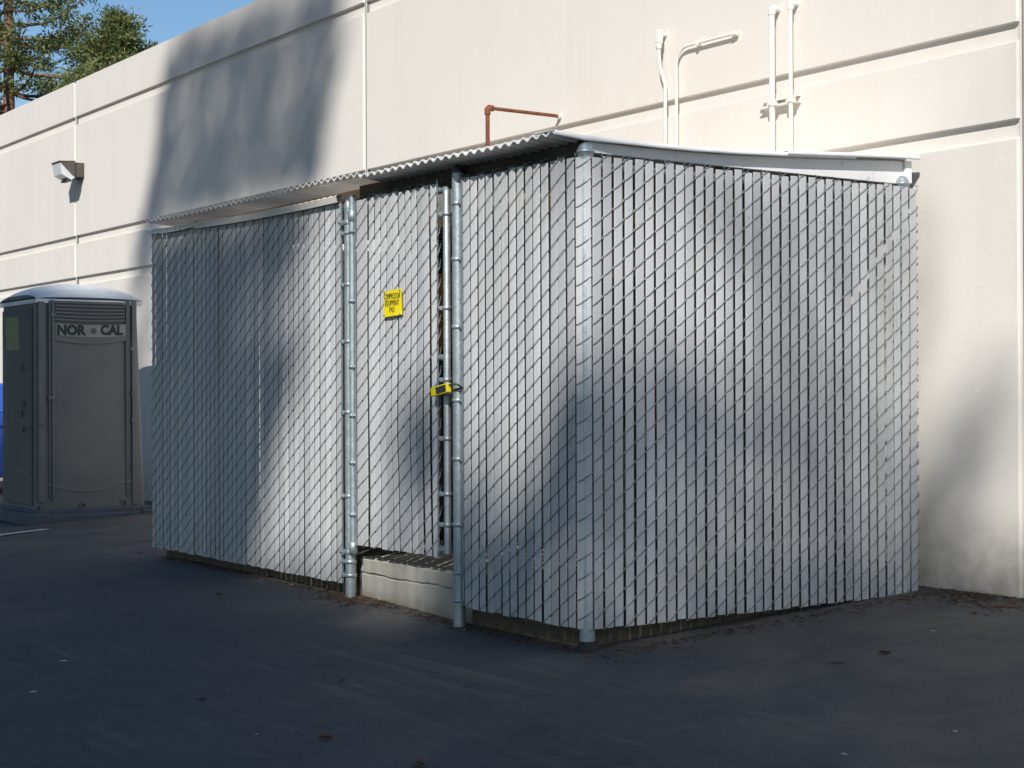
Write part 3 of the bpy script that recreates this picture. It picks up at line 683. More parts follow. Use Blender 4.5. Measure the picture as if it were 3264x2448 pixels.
for (xe, ye, xw, xb, yb, rr_, lab) in ((908, 42, 950, 912, 775, .0175, 'thicker of the two tall straight conduits through the strut bracket'), (1004, 14, 1032, 994, 790, .0125, 'thinner of the two tall straight conduits through the strut bracket')):
    e = wp(xe, ye, OUT); pts = [(e.x, WALL_Y + .01, e.z), (e.x, WALL_Y - OUT + .02, e.z), (e.x, WALL_Y - OUT + .006, e.z - .006), (e.x, WALL_Y - OUT, e.z - .025), (e.x, WALL_Y - OUT, RB)]
    def ex(t, e=e, r=rr_):
        m = MB(); m.tube([(e.x, WALL_Y - OUT + .03, e.z), (e.x, WALL_Y - OUT + .006, e.z + .0), (e.x, WALL_Y - OUT, e.z - .008), (e.x, WALL_Y - OUT, e.z - .04)], r + .004, 14); m.build('elbow', M['cond'], t)
        zc = wp(xe, 540 if r > .015 else 520, OUT).z
        m = MB(); m.lathe((e.x, WALL_Y - OUT, zc), [(r + .001, -.012), (r + .007, -.011), (r + .007, .011), (r + .001, .012)], 14); m.obox((e.x + r + .012, WALL_Y - OUT, zc), (.008, 0, 0), (0, .008, 0), (0, 0, .012)); m.obox((e.x - r - .012, WALL_Y - OUT, zc), (.008, 0, 0), (0, .008, 0), (0, 0, .012)); m.build('clamp', M['cond'], t)
    wallpipe(lab, pts, rr_, extra=ex)
ba = wp(872, 545, 0); bb = wp(1062, 512, 0); zc = (ba.z + bb.z) / 2 - .004
br = thing('strut_bracket', ((ba.x + bb.x) / 2, WALL_Y, zc), 'horizontal metal strut bracket holding two tall conduits', 'bracket')
m = MB()
m.box(ba.x, bb.x, WALL_Y - .042, WALL_Y - .001, zc + .018, zc + .021); m.box(ba.x, bb.x, WALL_Y - .042, WALL_Y - .001, zc - .021, zc - .018); m.box(ba.x, bb.x, WALL_Y - .0045, WALL_Y - .001, zc - .018, zc + .018)
m.box(ba.x, bb.x, WALL_Y - .045, WALL_Y - .042, zc + .010, zc + .021); m.box(ba.x, bb.x, WALL_Y - .045, WALL_Y - .042, zc - .021, zc - .010); m.build('channel', M['cond'], br)
# rusty vent pipe
e0 = onY(1788, 371, WALL_Y); ly = .62
for _ in range(30):
    if proj((e0.x, WALL_Y - ly, e0.z))[0] > K * 1080: ly += .01
    else: break
rp = thing('vent_pipe', (e0.x, WALL_Y - ly, RZ), 'rusty iron pipe rising from the roof and elbowing into the wall', 'pipe')
MB().tube([(e0.x, WALL_Y - ly, RZ - .1), (e0.x, WALL_Y - ly, e0.z)], .0145, 12).build('riser', M['rust'], rp)
MB().tube([(e0.x, WALL_Y - ly, e0.z), (e0.x, WALL_Y + .01, e0.z)], .0125, 12).build('run', M['rust'], rp)
m = MB(); m.tube([(e0.x, WALL_Y - ly, e0.z - .045), (e0.x, WALL_Y - ly, e0.z - .008), (e0.x, WALL_Y - ly + .01, e0.z + .002), (e0.x, WALL_Y - ly + .045, e0.z)], .021, 12); m.build('elbow', M['rust'], rp)
MB().tube([(e0.x, WALL_Y - .03, e0.z), (e0.x, WALL_Y + .004, e0.z)], .018, 12).build('collar', M['cond'], rp)

# ------------------------------------------------------------------ wall light
c1 = lambda x, y: (x * .4973, y * .4973)
l0 = onY(*c1(545, 1085), WALL_Y)
lt = thing('wall_light', tuple(l0), 'dark bronze wall light with a prismatic glass front', 'wall light')
hx = .14; top_ = onY(*c1(548, 1040), WALL_Y).z; bot_ = onY(*c1(548, 1135), WALL_Y).z
L0, L1 = l0.x - 2 * hx, l0.x; y0 = WALL_Y
m = MB(); m.box(L0 + .02, L1 - .02, y0 - .12, y0, bot_, top_ - .004); m.build('housing', M['bronze'], lt, .006)
m = MB(); pf = [(y0 - .12, top_ + .004), (y0 - .12, bot_ + .005), (y0 - .15, bot_ + .015), (y0 - .30, top_ - .012)]
n_ = len(pf); vv = [(x, y, z) for x in (L0, L0 + .008) for y, z in pf] ; m._add(vv, [tuple(range(n_)), tuple(range(n_, 2 * n_))[::-1]] + [(i, n_ + i, n_ + (i + 1) % n_, (i + 1) % n_) for i in range(n_)])
vv = [(x, y, z) for x in (L1 - .008, L1) for y, z in pf]; m._add(vv, [tuple(range(n_)), tuple(range(n_, 2 * n_))[::-1]] + [(i, n_ + i, n_ + (i + 1) % n_, (i + 1) % n_) for i in range(n_)])
m.obox(((L0 + L1) / 2, y0 - .21, top_ + .0), (hx + .004, 0, 0), (0, .098, .006), (0, 0, .004)); m.build('visor', M['bronze'], lt)
m = MB(); pf = [(y0 - .125, top_ - .008), (y0 - .125, bot_ - .02), (y0 - .17, bot_ - .035), (y0 - .275, bot_ + .02), (y0 - .295, top_ - .012)]
n_ = len(pf); vv = [(x, y, z) for x in (L0 + .010, L1 - .010) for y, z in pf]; m._add(vv, [tuple(range(n_)), tuple(range(n_, 2 * n_))[::-1]] + [(i, n_ + i, n_ + (i + 1) % n_, (i + 1) % n_) for i in range(n_)]); m.build('glass', M['lens'], lt)
MB().box(L0 + .03, L1 - .03, y0 - .2, y0 - .15, bot_ - .055, bot_ - .036).build('lower_lip', M['bronze'], lt)

# ------------------------------------------------------------------ portable toilet
def potty():
    X1, Y0, Y1 = -9.26, .65, 1.68; X0 = X1 - 1.08; z0 = -.05
    rz0 = z0 + .13; H = 2.20
    t = thing('portable_toilet', ((X0 + X1) / 2, (Y0 + Y1) / 2, z0), 'grey portable toilet with a pale domed roof between wall and enclosure', 'portable toilet')
    cy, cx = (Y0 + Y1) / 2, (X0 + X1) / 2
    zt = onX(180, 960, X1).z
    def rr_(x0, x1, y0, y1, r, n=5):
        p = []
        for (qx, qy, a0) in ((x1 - r, y1 - r, 0), (x0 + r, y1 - r, 90), (x0 + r, y0 + r, 180), (x1 - r, y0 + r, 270)):
            p += [(qx + r * math.cos(R(a0 + 90 * i / n)), qy + r * math.sin(R(a0 + 90 * i / n))) for i in range(n + 1)]
        return p
    m = MB(); b = rr_(X0, X1 + .01, Y0, Y1 + .045, .05); c = rr_(X0 + .02, X1 - .008, Y0 + .01, Y1 - .03, .05); n = len(b)
    m.sm = True
    m._add([(x, y, rz0) for x, y in b] + [(x, y, zt) for x, y in c], [(i, (i + 1) % n, n + (i + 1) % n, n + i) for i in range(n)]); m.sm = False
    m._add([(x, y, zt) for x, y in c], [tuple(range(n))]); m._add([(x, y, rz0) for x, y in b], [tuple(range(n))[::-1]])
    m.build('body', M['potty'], t)
    # roof: shallow dome in both directions
    m = MB(); m.sm = True; N = 16; g = []
    for j in range(N + 1):
        for i in range(N + 1):
            u, v = -1 + 2 * i / N, -1 + 2 * j / N
            hgt = .185 * math.sqrt(max(0, 1 - .97 * abs(u) ** 2.6)) * math.sqrt(max(0, 1 - .9 * abs(v) ** 2.2))
            g.append((cx + u * .55, cy + v * .525, zt + .012 + hgt))
    m._add(g, [(j * (N + 1) + i, j * (N + 1) + i + 1, (j + 1) * (N + 1) + i + 1, (j + 1) * (N + 1) + i) for j in range(N) for i in range(N)])
    m.sm = False; m.m = 1; E = lambda i, j: g[j * (N + 1) + i]; D = lambda p: (p[0], p[1], zt + .02)
    for i in range(N):
        for a_, b_ in ((E(i, 0), E(i + 1, 0)), (E(i + 1, N), E(i, N)), (E(0, i + 1), E(0, i)), (E(N, i), E(N, i + 1))): m.quad(D(a_), D(b_), b_, a_)
    m.m = 0; m.box(cx - .55, cx + .55, cy - .525, cy + .525, zt - .02, zt + .032); m.build('roof', [M['pottyroof'], M['potty']], t)
    # base skid
    m = MB(); m.box(X0 - .04, X1 + .10, Y0 - .02, Y1 + .06, z0 + .05, rz0 + .0); m.box(X0 - .06, X1 + .16, Y0 - .10, Y0 + .08, z0 - .02, z0 + .10); m.box(X0 - .06, X1 + .16, Y1 - .05, Y1 + .10, z0 - .02, z0 + .10)
    m.box(X1 + .02, X1 + .14, Y0 + .08, Y1 + .5, z0 - .01, z0 + .085); m.build('skid', M['skid'], t, .012)
    def fx(px, z): # y on the face for a source x
        return onX(px, 1250, X1).y
    face = lambda px, py: onX(px, py, X1)
    XX = X1 + .006
    r2 = lambda x, y: (x * .5425, 825 + y * .5425)
    # vertical ribs and recessed strips
    ribs = MB(); dark = MB()
    def strip(mb, xa, xb, ya, yb, out0, out1):
        a, b_ = face(*r2(xa, ya)), face(*r2(xb, yb)); tl = (zt - (a.z + b_.z) / 2) / H * .018
        mb.box(X1 - .01 + out0 + 0, X1 + out1 + tl * .4, min(a.y, b_.y), max(a.y, b_.y), min(a.z, b_.z), max(a.z, b_.z))
    strip(dark, 282, 300, 245, 1410, 0, .0145); strip(dark, 735, 762, 240, 1395, 0, .0145); strip(dark, 196, 206, 260, 1420, 0, .0145)
    strip(ribs, 220, 262, 250, 1430, 0, .024); strip(ribs, 300, 318, 240, 1420, 0, .024); strip(ribs, 770, 800, 245, 1440, 0, .024)
    for (xa, ya) in ((300, 965), (278, 805), (228, 965), (760, 520), (765, 785), (765, 940), (770, 1200), (290, 318)): strip(ribs, xa, xa + 30, ya, ya + 22, 0, .034)
    ribs.build('rib', M['potty'], t, .004); dark.build('recess_strip', M['pottyside'], t)
    # louvres
    a, b_ = face(*r2(318, 250)), face(*r2(728, 372))
    MB().box(X1 - .01, X1 + .012, a.y, b_.y, b_.z, a.z).build('vent_backing', M['tank'], t)
    for i in range(6):
        z = a.z - .004 - i * (a.z - b_.z - .02) / 5; m = MB(); n = 10
        for k in range(n):
            ya, yb = a.y + (b_.y - a.y) * k / n, a.y + (b_.y - a.y) * (k + 1) / n
            s = lambda t_: -.012 * math.sin(math.pi * t_) * (i / 5)
            za, zb = z + s(k / n), z + s((k + 1) / n)
            m._add([(X1 + .012, ya, za - .013), (X1 + .032, ya, za - .011), (X1 + .024, ya, za + .008), (X1 + .012, ya, za + .012), (X1 + .012, yb, zb - .013), (X1 + .032, yb, zb - .011), (X1 + .024, yb, zb + .008), (X1 + .012, yb, zb + .012)],
                   [(0, 1, 5, 4), (1, 2, 6, 5), (2, 3, 7, 6)])
        m.build('louvre', M['potty'], t)
    # name plate, curved lower edge
    def curved(xa, xb, ytop, ybot, sag, out, mat, name):
        a, b_ = face(*r2(xa, ytop)), face(*r2(xb, ybot)); m = MB(); n = 14
        zt_, zb_ = a.z, face(*r2((xa + xb) / 2, ybot)).z
        for k in range(n):
            s0, s1 = k / n, (k + 1) / n; q = lambda s_: a.y + (b_.y - a.y) * s_
            lo = lambda s_: zb_ + sag * (2 * s_ - 1) ** 2; hi = lambda s_: zt_ - sag * .6 * math.sin(math.pi * s_)
            m._add([(X1, q(s0), lo(s0)), (X1, q(s1), lo(s1)), (X1, q(s1), hi(s1)), (X1, q(s0), hi(s0)), (X1 + out, q(s0), lo(s0)), (X1 + out, q(s1), lo(s1)), (X1 + out, q(s1), hi(s1)), (X1 + out, q(s0), hi(s0))], [(4, 5, 6, 7), (0, 1, 5, 4), (3, 7, 6, 2)])
        m.build(name, mat, t)
    curved(302, 745, 372, 500, .04, .016, M['potty'], 'sign_surround'); curved(322, 732, 378, 462, .02, .022, M['plate'], 'name_plate')
    for txt, xc, w_ in (('NOR', 417, 172), ('CAL', 652, 132)):
        p = face(*r2(xc, 422)); q = face(*r2(xc, 395 if txt == 'NOR' else 395)); wid = abs(face(*r2(xc + w_ / 2, 420)).y - face(*r2(xc - w_ / 2, 420)).y)
        xf = Matrix.Translation((X1 + .0235, p.y, p.z)) @ Matrix(((0, 0, 1, 0), (1, 0, 0, 0), (0, 1, 0, 0), (0, 0, 0, 1)))
        o = text_mesh(txt, .128, xf, 'lettering', M['green'], t, .007, 1, .001)
        ysz = [v.co.y for v in o.data.vertices]; k = wid / (max(ysz) - min(ysz))
        for v in o.data.vertices: v.co.y = p.y + (v.co.y - (max(ysz) + min(ysz)) / 2) * k
    p = face(*r2(545, 425)); m = MB(); m.tube([(X1 + .021, p.y, p.z), (X1 + .0245, p.y, p.z)], .03, 20); m.build('emblem', M['pottyside'], t)
    # lower swoop moulding and drain dimples
    m = MB(); pts = []
    for k in range(17):
        s_ = k / 16; px = 255 + 520 * s_; py = 1318 + 55 * math.sin(math.pi * min(1, s_ * 1.02)) - 20 * s_
        q = face(*r2(px, py)); pts.append((X1 + .018, q.y, q.z))
    m.tube(pts, .004, 5); m.build('swoop_moulding', M['plate'], t)
    for xx, yy in ((222, 1460), (485, 1445), (728, 1428)):
        q = face(*r2(xx, yy)); m = MB(); m.tube([(X1 - .0, q.y, q.z), (X1 + .022, q.y, q.z)], .034, 18); m.build('drain_boss', M['potty'], t)
        m = MB(); m.tube([(X1 + .02, q.y, q.z - .004), (X1 + .0245, q.y, q.z - .004)], .020, 14); m.build('drain_hole', M['tank'], t)
    # door side (faces away from the wall): door panel, stickers, latch
    yy = Y0 - .004
    m = MB(); m.box(X0 + .10, X1 - .12, yy - .012, yy + .01, rz0 + .03, zt - .06); m.build('door', M['pottyside'], t, .006)
    fd = lambda px, py: onY(*r2(px, py), yy)
    for (xa, ya, xb, yb) in ((40, 350, 118, 455), (46, 462, 122, 535)):
        a, b_ = fd(xa, ya), fd(xb, yb); m = MB(); m.box(a.x, b_.x, yy - .016, yy - .0125, b_.z, a.z); m.build('sticker', M['olive'], t)
    for (xa, ya) in ((140, 640), (150, 850), (138, 910), (145, 1000)):
        a = fd(xa, ya); MB().box(a.x - .05, a.x + .02, yy - .03, yy - .012, a.z - .03, a.z + .03).build('latch', M['pottyside'], t, .004)
    m = MB(); m.tube([onY(*r2(85 + 90 * s_, 1232 + 60 * s_ * s_), yy - .014) for s_ in (0, .25, .5, .75, 1)], .004, 5); m.build('swoop_moulding', M['plate'], t)
potty()

# ------------------------------------------------------------------ blue bin at the picture's left edge
def bin_():
    c = onY(-40, 1400, 1.7); X1 = onY(27, 1400, 1.7).x; z0 = gz(X1, 1.2)
    t = thing('wheeled_bin', (X1 - .6, 1.6, z0), 'blue wheeled bin partly hidden behind the portable toilet', 'bin')
    ft = onY(20, 1255, 1.3).z; fm = onY(20, 1365, 1.3).z
    m = MB(); a = [(X1 - 1.3, 1.3), (X1, 1.3), (X1, 2.2), (X1 - 1.3, 2.2)]; b = [(X1 - 1.25, 1.38), (X1 - .04, 1.38), (X1 - .04, 2.12), (X1 - 1.25, 2.12)]
    zb = z0 + .22; n = 4
    m._add([(x, y, zb) for x, y in b] + [(x, y, fm) for x, y in a], [(i, (i + 1) % n, n + (i + 1) % n, n + i) for i in range(n)] + [(3, 2, 1, 0)]); m.build('tub', M['blue'], t, .02)
    MB().box(X1 - 1.34, X1 + .03, 1.27, 2.23, fm, fm + .16).build('rim', M['blue'], t, .015)
    m = MB(); m._add([(X1 - 1.34, 1.27, fm + .165), (X1 + .03, 1.27, fm + .165), (X1 + .03, 2.23, fm + .165), (X1 - 1.34, 2.23, fm + .165), (X1 - 1.2, 1.5, ft + .1), (X1 - .1, 1.5, ft + .1), (X1 - .1, 2.1, ft + .14), (X1 - 1.2, 2.1, ft + .14)], [(4, 5, 6, 7), (0, 1, 5, 4), (1, 2, 6, 5), (2, 3, 7, 6), (3, 0, 4, 7)]); m.build('lid', M['blue'], t, .02)
    for x in (X1 - .12, X1 - 1.15):
        for y in (1.45, 2.05):
            m = MB(); m.tube([(x, y - .025, z0 + .10), (x, y + .025, z0 + .10)], .10, 18); o = m.build('wheel', M['rubber'], t)
            MB().box(x - .03, x + .03, y - .04, y + .04, z0 + .12, zb + .005).build('caster_fork', M['galv'], t)
bin_()

# parking lines
def ground_at(px, py):
    p = None; z = 0
    for _ in range(6):
        r = ray(px, py); t = (z - cam_loc.z) / r.z; p = cam_loc + r * t; z = gz(p.x, p.y)
    return Vector((p.x, p.y, z))
lm = MB()
for (a, b) in (((-90, 1718), (150, 1688)), ((-40, 1625), (34, 1620)), ((-40, 1570), (34, 1568))):
    p, q = ground_at(*a), ground_at(*b); d = (q - p).normalized(); s = Vector((-d.y, d.x, 0)) * .05; up = Vector((0, 0, .006))
    lm.quad(p - s + up, q - s + up, q + s + up, p + s + up)
struct(lm.build('parking_markings', M['paintline']))

# ------------------------------------------------------------------ small litter
lit = MB(); rr = random.Random(21)
def litter(cx_, cy_, sx, sy, n, clamp=None):
    for _ in range(n):
        x, y = rr.gauss(cx_, sx), rr.gauss(cy_, sy)
        if clamp: y = min(y, clamp(x))
        a = rr.uniform(0, 6.3); L = rr.uniform(.006, .022); wd = rr.uniform(.001, .003); z = gz(x, y) + .004; lit.t = rr.random()
        lit.obox((x, y, z), (math.cos(a) * L, math.sin(a) * L, rr.uniform(0, .006)), (-math.sin(a) * wd, math.cos(a) * wd, 0), (0, 0, .001))
under = lambda x: .07
litter(-2.0, -.02, .2, .08, 330, under); litter(-3.2, .02, .9, .03, 250, under); litter(-1.0, .0, .4, .035, 160, under); litter(-.3, .0, .35, .04, 130, under)
for _ in range(260):
    y = rr.uniform(.1, 2.3); x = .10 + abs(rr.gauss(0, .06)); litter(x, y, .01, .01, 1)
for _ in range(320):
    x = rr.uniform(.15, 1.9); y = WALL_Y - .02 - abs(rr.gauss(0, .08)); litter(x, y, .01, .005, 1, lambda x: WALL_Y - .015)
litter(.5, 2.15, .25, .12, 260, lambda x: WALL_Y - .02)
struct(tag(lit.build('needle_litter', M['grit']), 'reddish dry needles and crumbs drifted along the pad and wall foot', 'litter'), 'stuff')

def leaf_mesh():
    m = MB(); n = 7
    for s in (-1, 1):
        for i in range(n):
            t0, t1 = i / n, (i + 1) / n; w0, w1 = math.sin(math.pi * t0) * .4 * s, math.sin(math.pi * t1) * .4 * s
            z0_, z1_ = .10 * t0 * t0, .10 * t1 * t1
            m.quad((t0 - .5, 0, z0_ + .04), (t1 - .5, 0, z1_ + .04), (t1 - .5, w1, z1_ + .12 + abs(w1) * .3), (t0 - .5, w0, z0_ + .12 + abs(w0) * .3))
    return m
def leaves():
    spots = [((2260, 2072), .055, 'curled brown leaf lying farthest right on the open asphalt'), ((3060, 1955), .05, 'dark curled leaf near the foot of the cream wall'), ((1038, 2356), .05, 'reddish leaf near the bottom centre of the asphalt'),
             ((1340, 2440), .06, 'dark leaf at the very bottom edge of the picture'), ((645, 2232), .03, 'small red leaf fragment on the left asphalt'), ((698, 1896), .05, 'brown leaf before the wide slatted panel'), ((1095, 2170), .03, 'small orange leaf on the middle asphalt'), ((836, 2050), .02, 'tiny leaf left of centre on the asphalt')]
    spots = [((2820, 2084), .052, 'curled brown leaf on open asphalt before the side panel'), ((3106, 1955), .045, spots[1][2]), ((1038, 2356), .05, spots[2][2]), ((1340, 2441), .06, spots[3][2]), ((645, 2232), .035, spots[4][2]), ((698, 1896), .05, spots[5][2]), ((1092, 2170), .035, spots[6][2])]
    src = None
    for (px, py), s, lab in spots:
        p = ground_at(px, py)
        if src is None: o = src = leaf_mesh().build('fallen_leaf', M['dleaf'])
        else: o = src.copy(); scene.collection.objects.link(o)
        o.location = p + Vector((0, 0, .001)); o.scale = (s, s, s); o.rotation_euler = (0, 0, rr.uniform(0, 6.3)); tag(o, lab, 'leaf', 'leaves fallen on the asphalt')
    src = None
    for (px, py), L, lab in (((3203, 1937), .12, 'longest dark twig beside the wall foot at the far right'), ((2672, 2114), .07, 'thin reddish twig on the asphalt before the side panel'), ((2890, 1913), .10, 'twig lying close under the end of the side panel')):
        p = ground_at(px, py)
        if src is None:
            m = MB(); m.tube([(-.5, 0, .06), (-.1, .05, .07), (.2, -.03, .06), (.5, .04, .07)], [.05, .055, .04, .02], 6); o = src = m.build('twig', M['barkc'])
        else: o = src.copy(); scene.collection.objects.link(o)
        o.location = p; o.scale = (L, L, L); o.rotation_euler = (0, 0, R(50) + rr.uniform(-.3, .3)); tag(o, lab, 'twig', 'twigs on the asphalt')
    src = None
    for (px, py), s, lab in (((202, 2107), .022, 'pale flattened chip on the left asphalt, the upper one'), ((106, 2205), .020, 'pale chip near the left picture edge'), ((930, 1864), .014, 'largest pale pebble below the wide slatted panel'), ((1480, 2008), .012, 'pale crumb at the foot of the latch post'), ((2973, 2011), .016, 'bright white chip on the asphalt at the right'), ((2690, 2404), .018, 'white chip near the bottom right asphalt'), ((3045, 2331), .014, 'small white fragment near the right bottom edge'), ((943, 1888), .009, 'small pebble just below the largest pale pebble'), ((818, 2340), .008, 'tiny pale stone on the bottom left asphalt'), ((2382, 1990), .012, 'pale pebble by the foot of the side panel')):
        p = ground_at(px, py)
        if src is None:
            m = MB(); m.sm = True; pr = random.Random(3); ring = []
            for (rr0, z) in ((.6, -.2), (1, .1), (.8, .45), (.35, .6)): ring.append([(rr0 * math.cos(a_ * .785) * pr.uniform(.8, 1.15) * 1.4, rr0 * math.sin(a_ * .785) * pr.uniform(.8, 1.1), z) for a_ in range(8)])
            m._add([q for r_ in ring for q in r_], [(i * 8 + k, i * 8 + (k + 1) % 8, (i + 1) * 8 + (k + 1) % 8, (i + 1) * 8 + k) for i in range(3) for k in range(8)] + [tuple(range(24, 32))]); o = src = m.build('pebble', M['peb'])
        else: o = src.copy(); scene.collection.objects.link(o)
        o.location = p; o.scale = (s * .62, s * .62, s * .3); o.rotation_euler = (0, 0, rr.uniform(0, 6.3)); tag(o, lab, 'pebble', 'pale chips and pebbles on the asphalt')
leaves()

# ------------------------------------------------------------------ conifers beyond the wall
def conifer(base, H, r0, label, seed, dens=1., crown_r=2.2, z_lo=3.0, top_r=.25, lean=(0, 0), gap=.5, pw=.8):
    rr = random.Random(seed); t = thing('conifer', base, label, 'tree', 'conifers beyond the wall')
    b = Vector(base); m = MB(); n = 12
    axis_ = lambda z: b + Vector((lean[0] * z / H + .10 * math.sin(z * .5), lean[1] * z / H, z))
    m.tube([axis_(H * i / n) for i in range(n + 1)], [r0 * (1 - .92 * i / n) for i in range(n + 1)], 12); m.build('trunk', M['barkc'], t)
    L = MB(); B = MB()
    z = z_lo
    while z < H - .2:
        f = (z - z_lo) / (H - z_lo); rad = top_r + (crown_r - top_r) * (1 - f) ** pw * (1 + .25 * math.sin(z * 5.1))
        nb = max(3, int(rr.uniform(3, 6) * dens))
        for _ in range(nb):
            a = rr.uniform(0, 2 * math.pi); ln = rad * rr.uniform(.45, 1.08); st = axis_(z); dr = Vector((math.cos(a), math.sin(a), 0))
            pts = []; up = rr.uniform(-.12, .22)
            for k in range(6): 
                q = k / 5; pts.append(st + dr * ln * q + Vector((0, 0, ln * (up * q + .16 * q * q - .10 * math.sin(math.pi * q)))))
            B.tube(pts, [max(.008, .038 * (1 - .85 * k / 5) * (.5 + ln / 3)) for k in range(6)], 5, False)
            ns = int(ln * 16 * dens) + 3
            for _ in range(ns):
                q = rr.uniform(.2, 1.05) ** .7; i = min(4, int(q * 5)); c = pts[i].lerp(pts[i + 1], min(1.2, q * 5 - i)); cl = rr.random()
                c = c + Vector((rr.gauss(0, .11), rr.gauss(0, .11), rr.gauss(0, .07)))
                for _ in range(18):
                    d = Vector((rr.gauss(0, 1), rr.gauss(0, 1), rr.gauss(0, .8))).normalized(); e = c + d * rr.uniform(.02, .16); ll = rr.uniform(.07, .14)
                    s = d.cross(Vector((rr.gauss(0, 1), rr.gauss(0, 1), rr.gauss(0, 1)))).normalized() * rr.uniform(.013, .026)
                    L.t = min(1, max(0, cl * .75 + rr.uniform(-.15, .3))); L._add([e - s, e + s, e + d * ll], [(0, 1, 2)])
        z += rr.uniform(.18, .5) * gap * 1.2
    B.build('branches', M['barkc'], t); L.build('crown', M['leafc'], t)
def behind(px, dist):
    r = ray(px, 1250); r.z = 0; r.normalize(); p = cam_loc + r * dist; return (p.x, p.y, 0)
conifer(behind(28, 36), 15.5, .21, 'tall conifer with a bare reddish trunk at the left picture edge', 5, .85, 2.9, 5.5, .5, (0.25, 0), .62)
conifer(behind(385, 33), 8.85, .15, 'dense smaller conifer with a pointed top just above the wall', 8, 1.25, 2.35, 5.2, .10, (0, 0), .36, 1.0)
conifer(behind(205, 43), 9.15, .14, 'low spreading conifer between the tall trunk and the pointed one', 15, 1.1, 1.7, 5.5, .5, (0, 0), .6)

# ------------------------------------------------------------------ shade trees standing behind the camera (towards the sun)
YT = 25.0
Tdir = Vector((-LD.x / LD.y, -1.0, -LD.z / LD.y))        # step against the light per metre of y
def sst(a, b, x): t = min(1, max(0, (x - a) / (b - a))); return t * t * (3 - 2 * t)
def ell(x, y, cx_, cy_, rx, ry, tilt=0):
    dx, dy = x - cx_, y - cy_; dx -= tilt * dy
    return math.sqrt((dx / rx) ** 2 + (dy / ry) ** 2)
def inpoly(x, y, P):
    c = False; j = len(P) - 1
    for i in range(len(P)):
        if (P[i][1] > y) != (P[j][1] > y) and x < (P[j][0] - P[i][0]) * (y - P[i][1]) / (P[j][1] - P[i][1]) + P[i][0]: c = not c
        j = i
    return c
W1 = [(520, -140), (440, -40), (392, 60), (352, 170), (345, 280), (337, 360), (318, 430), (296, 520), (284, 620), (270, 800), (262, 1150), (330, 1150), (330, 480), (680, 400), (700, 330), (722, 250), (724, 150), (738, 60), (735, -60), (720, -140)]
F1 = [(300, 440), (600, 420), (672, 430), (650, 520), (622, 600), (582, 640), (550, 690), (568, 715), (618, 735), (634, 800), (626, 860), (606, 910), (588, 960), (575, 1100), (542, 1190), (530, 1260), (325, 1260)]
F2 = [(1262, 730), (1240, 800), (1222, 900), (1195, 1000), (1165, 1080), (1130, 1125), (1060, 1135), (990, 1120), (960, 1230), (960, 1450), (1262, 1450)]
def shade(surf, p):
    q = proj(p)
    if q is None: return 1.0
    x, y = q[0] / K, q[1] / K
    if surf == 'ground':
        if p.y > 1.2 and p.x < -10.5: return .6
        e = ell(x, y, 840, 1330, 150, 60)
        return (.94 + .0 * x if x > 700 else 1.0) if e > 1.2 else .55 + .4 * sst(.4, 1.2, e)
    if surf in ('potty',): return 1.0
    if surf == 'roof':
        return (.45 if p.y < .3 else .97) if x < 700 and p.x < -2 else .12
    if surf == 'wall':
        if x > 1200:
            if x > 2300: return .4
            s = 0
            s = max(s, .9 * (1 - sst(.5, 1.25, ell(x, y, 2085, 945, 60, 120, -.35)))); s = max(s, 1.0 * (1 - sst(.5, 1.2, ell(x, y, 2025, 1110, 75, 120, -.2)))); s = max(s, .85 * sst(1110, 1210, y) * (1 - .4 * sst(2130, 2180, x)))
            return s
        if not inpoly(x, y, W1): return 0.0
        s = .90
        for (a, b, rx, ry, k) in ((402, 209, 14, 50, .5), (470, 212, 18, 66, .5), (398, 345, 26, 46, .22), (425, 330, 20, 60, .12), (616, 213, 22, 56, .3), (625, 15, 14, 48, .6), (510, 40, 18, 60, .25), (570, 50, 12, 50, .25), (685, 40, 12, 50, .5), (655, 90, 12, 40, .3)):
            s -= k * (1 - sst(.55, 1.15, ell(x, y, a, b, rx, ry, -.18)))
        if y > 600: s *= .45
        return max(0, s)
    if surf == 'F':
        e = ell(x, y, 850, 1262, 100, 85)
        if e < 1.1 and y > 1190 and x > 765: return .1 + .85 * sst(.45, 1.1, e)
        if y > 1290 or p.z < .08: return 1.0
        if inpoly(x, y, F1):
            s = 1.0; s -= .35 * (1 - sst(.4, 1.1, ell(x, y, 545, 670, 70, 45))); return s
        if inpoly(x, y, F2): return 1.0
        s = 0
        s = max(s, 1 - sst(.75, 1.15, ell(x, y, 905, 965, 48, 130, .05))); s = max(s, .9 * (1 - sst(.7, 1.2, ell(x, y, 1018, 1015, 36, 62)))); s = max(s, sst(1120, 1190, y) * (x > 830) * .8)
        return s
    if surf == 'R':
        s = .3 * sst(1400, 1900, x)
        s = max(s, sst(690, 960, y + (x - 1270) * .10))
        s -= .85 * (1 - sst(.5, 1.15, ell(x, y, 1915, 905, 95, 125)))
        return min(.70, max(0, s))
    return 1.0
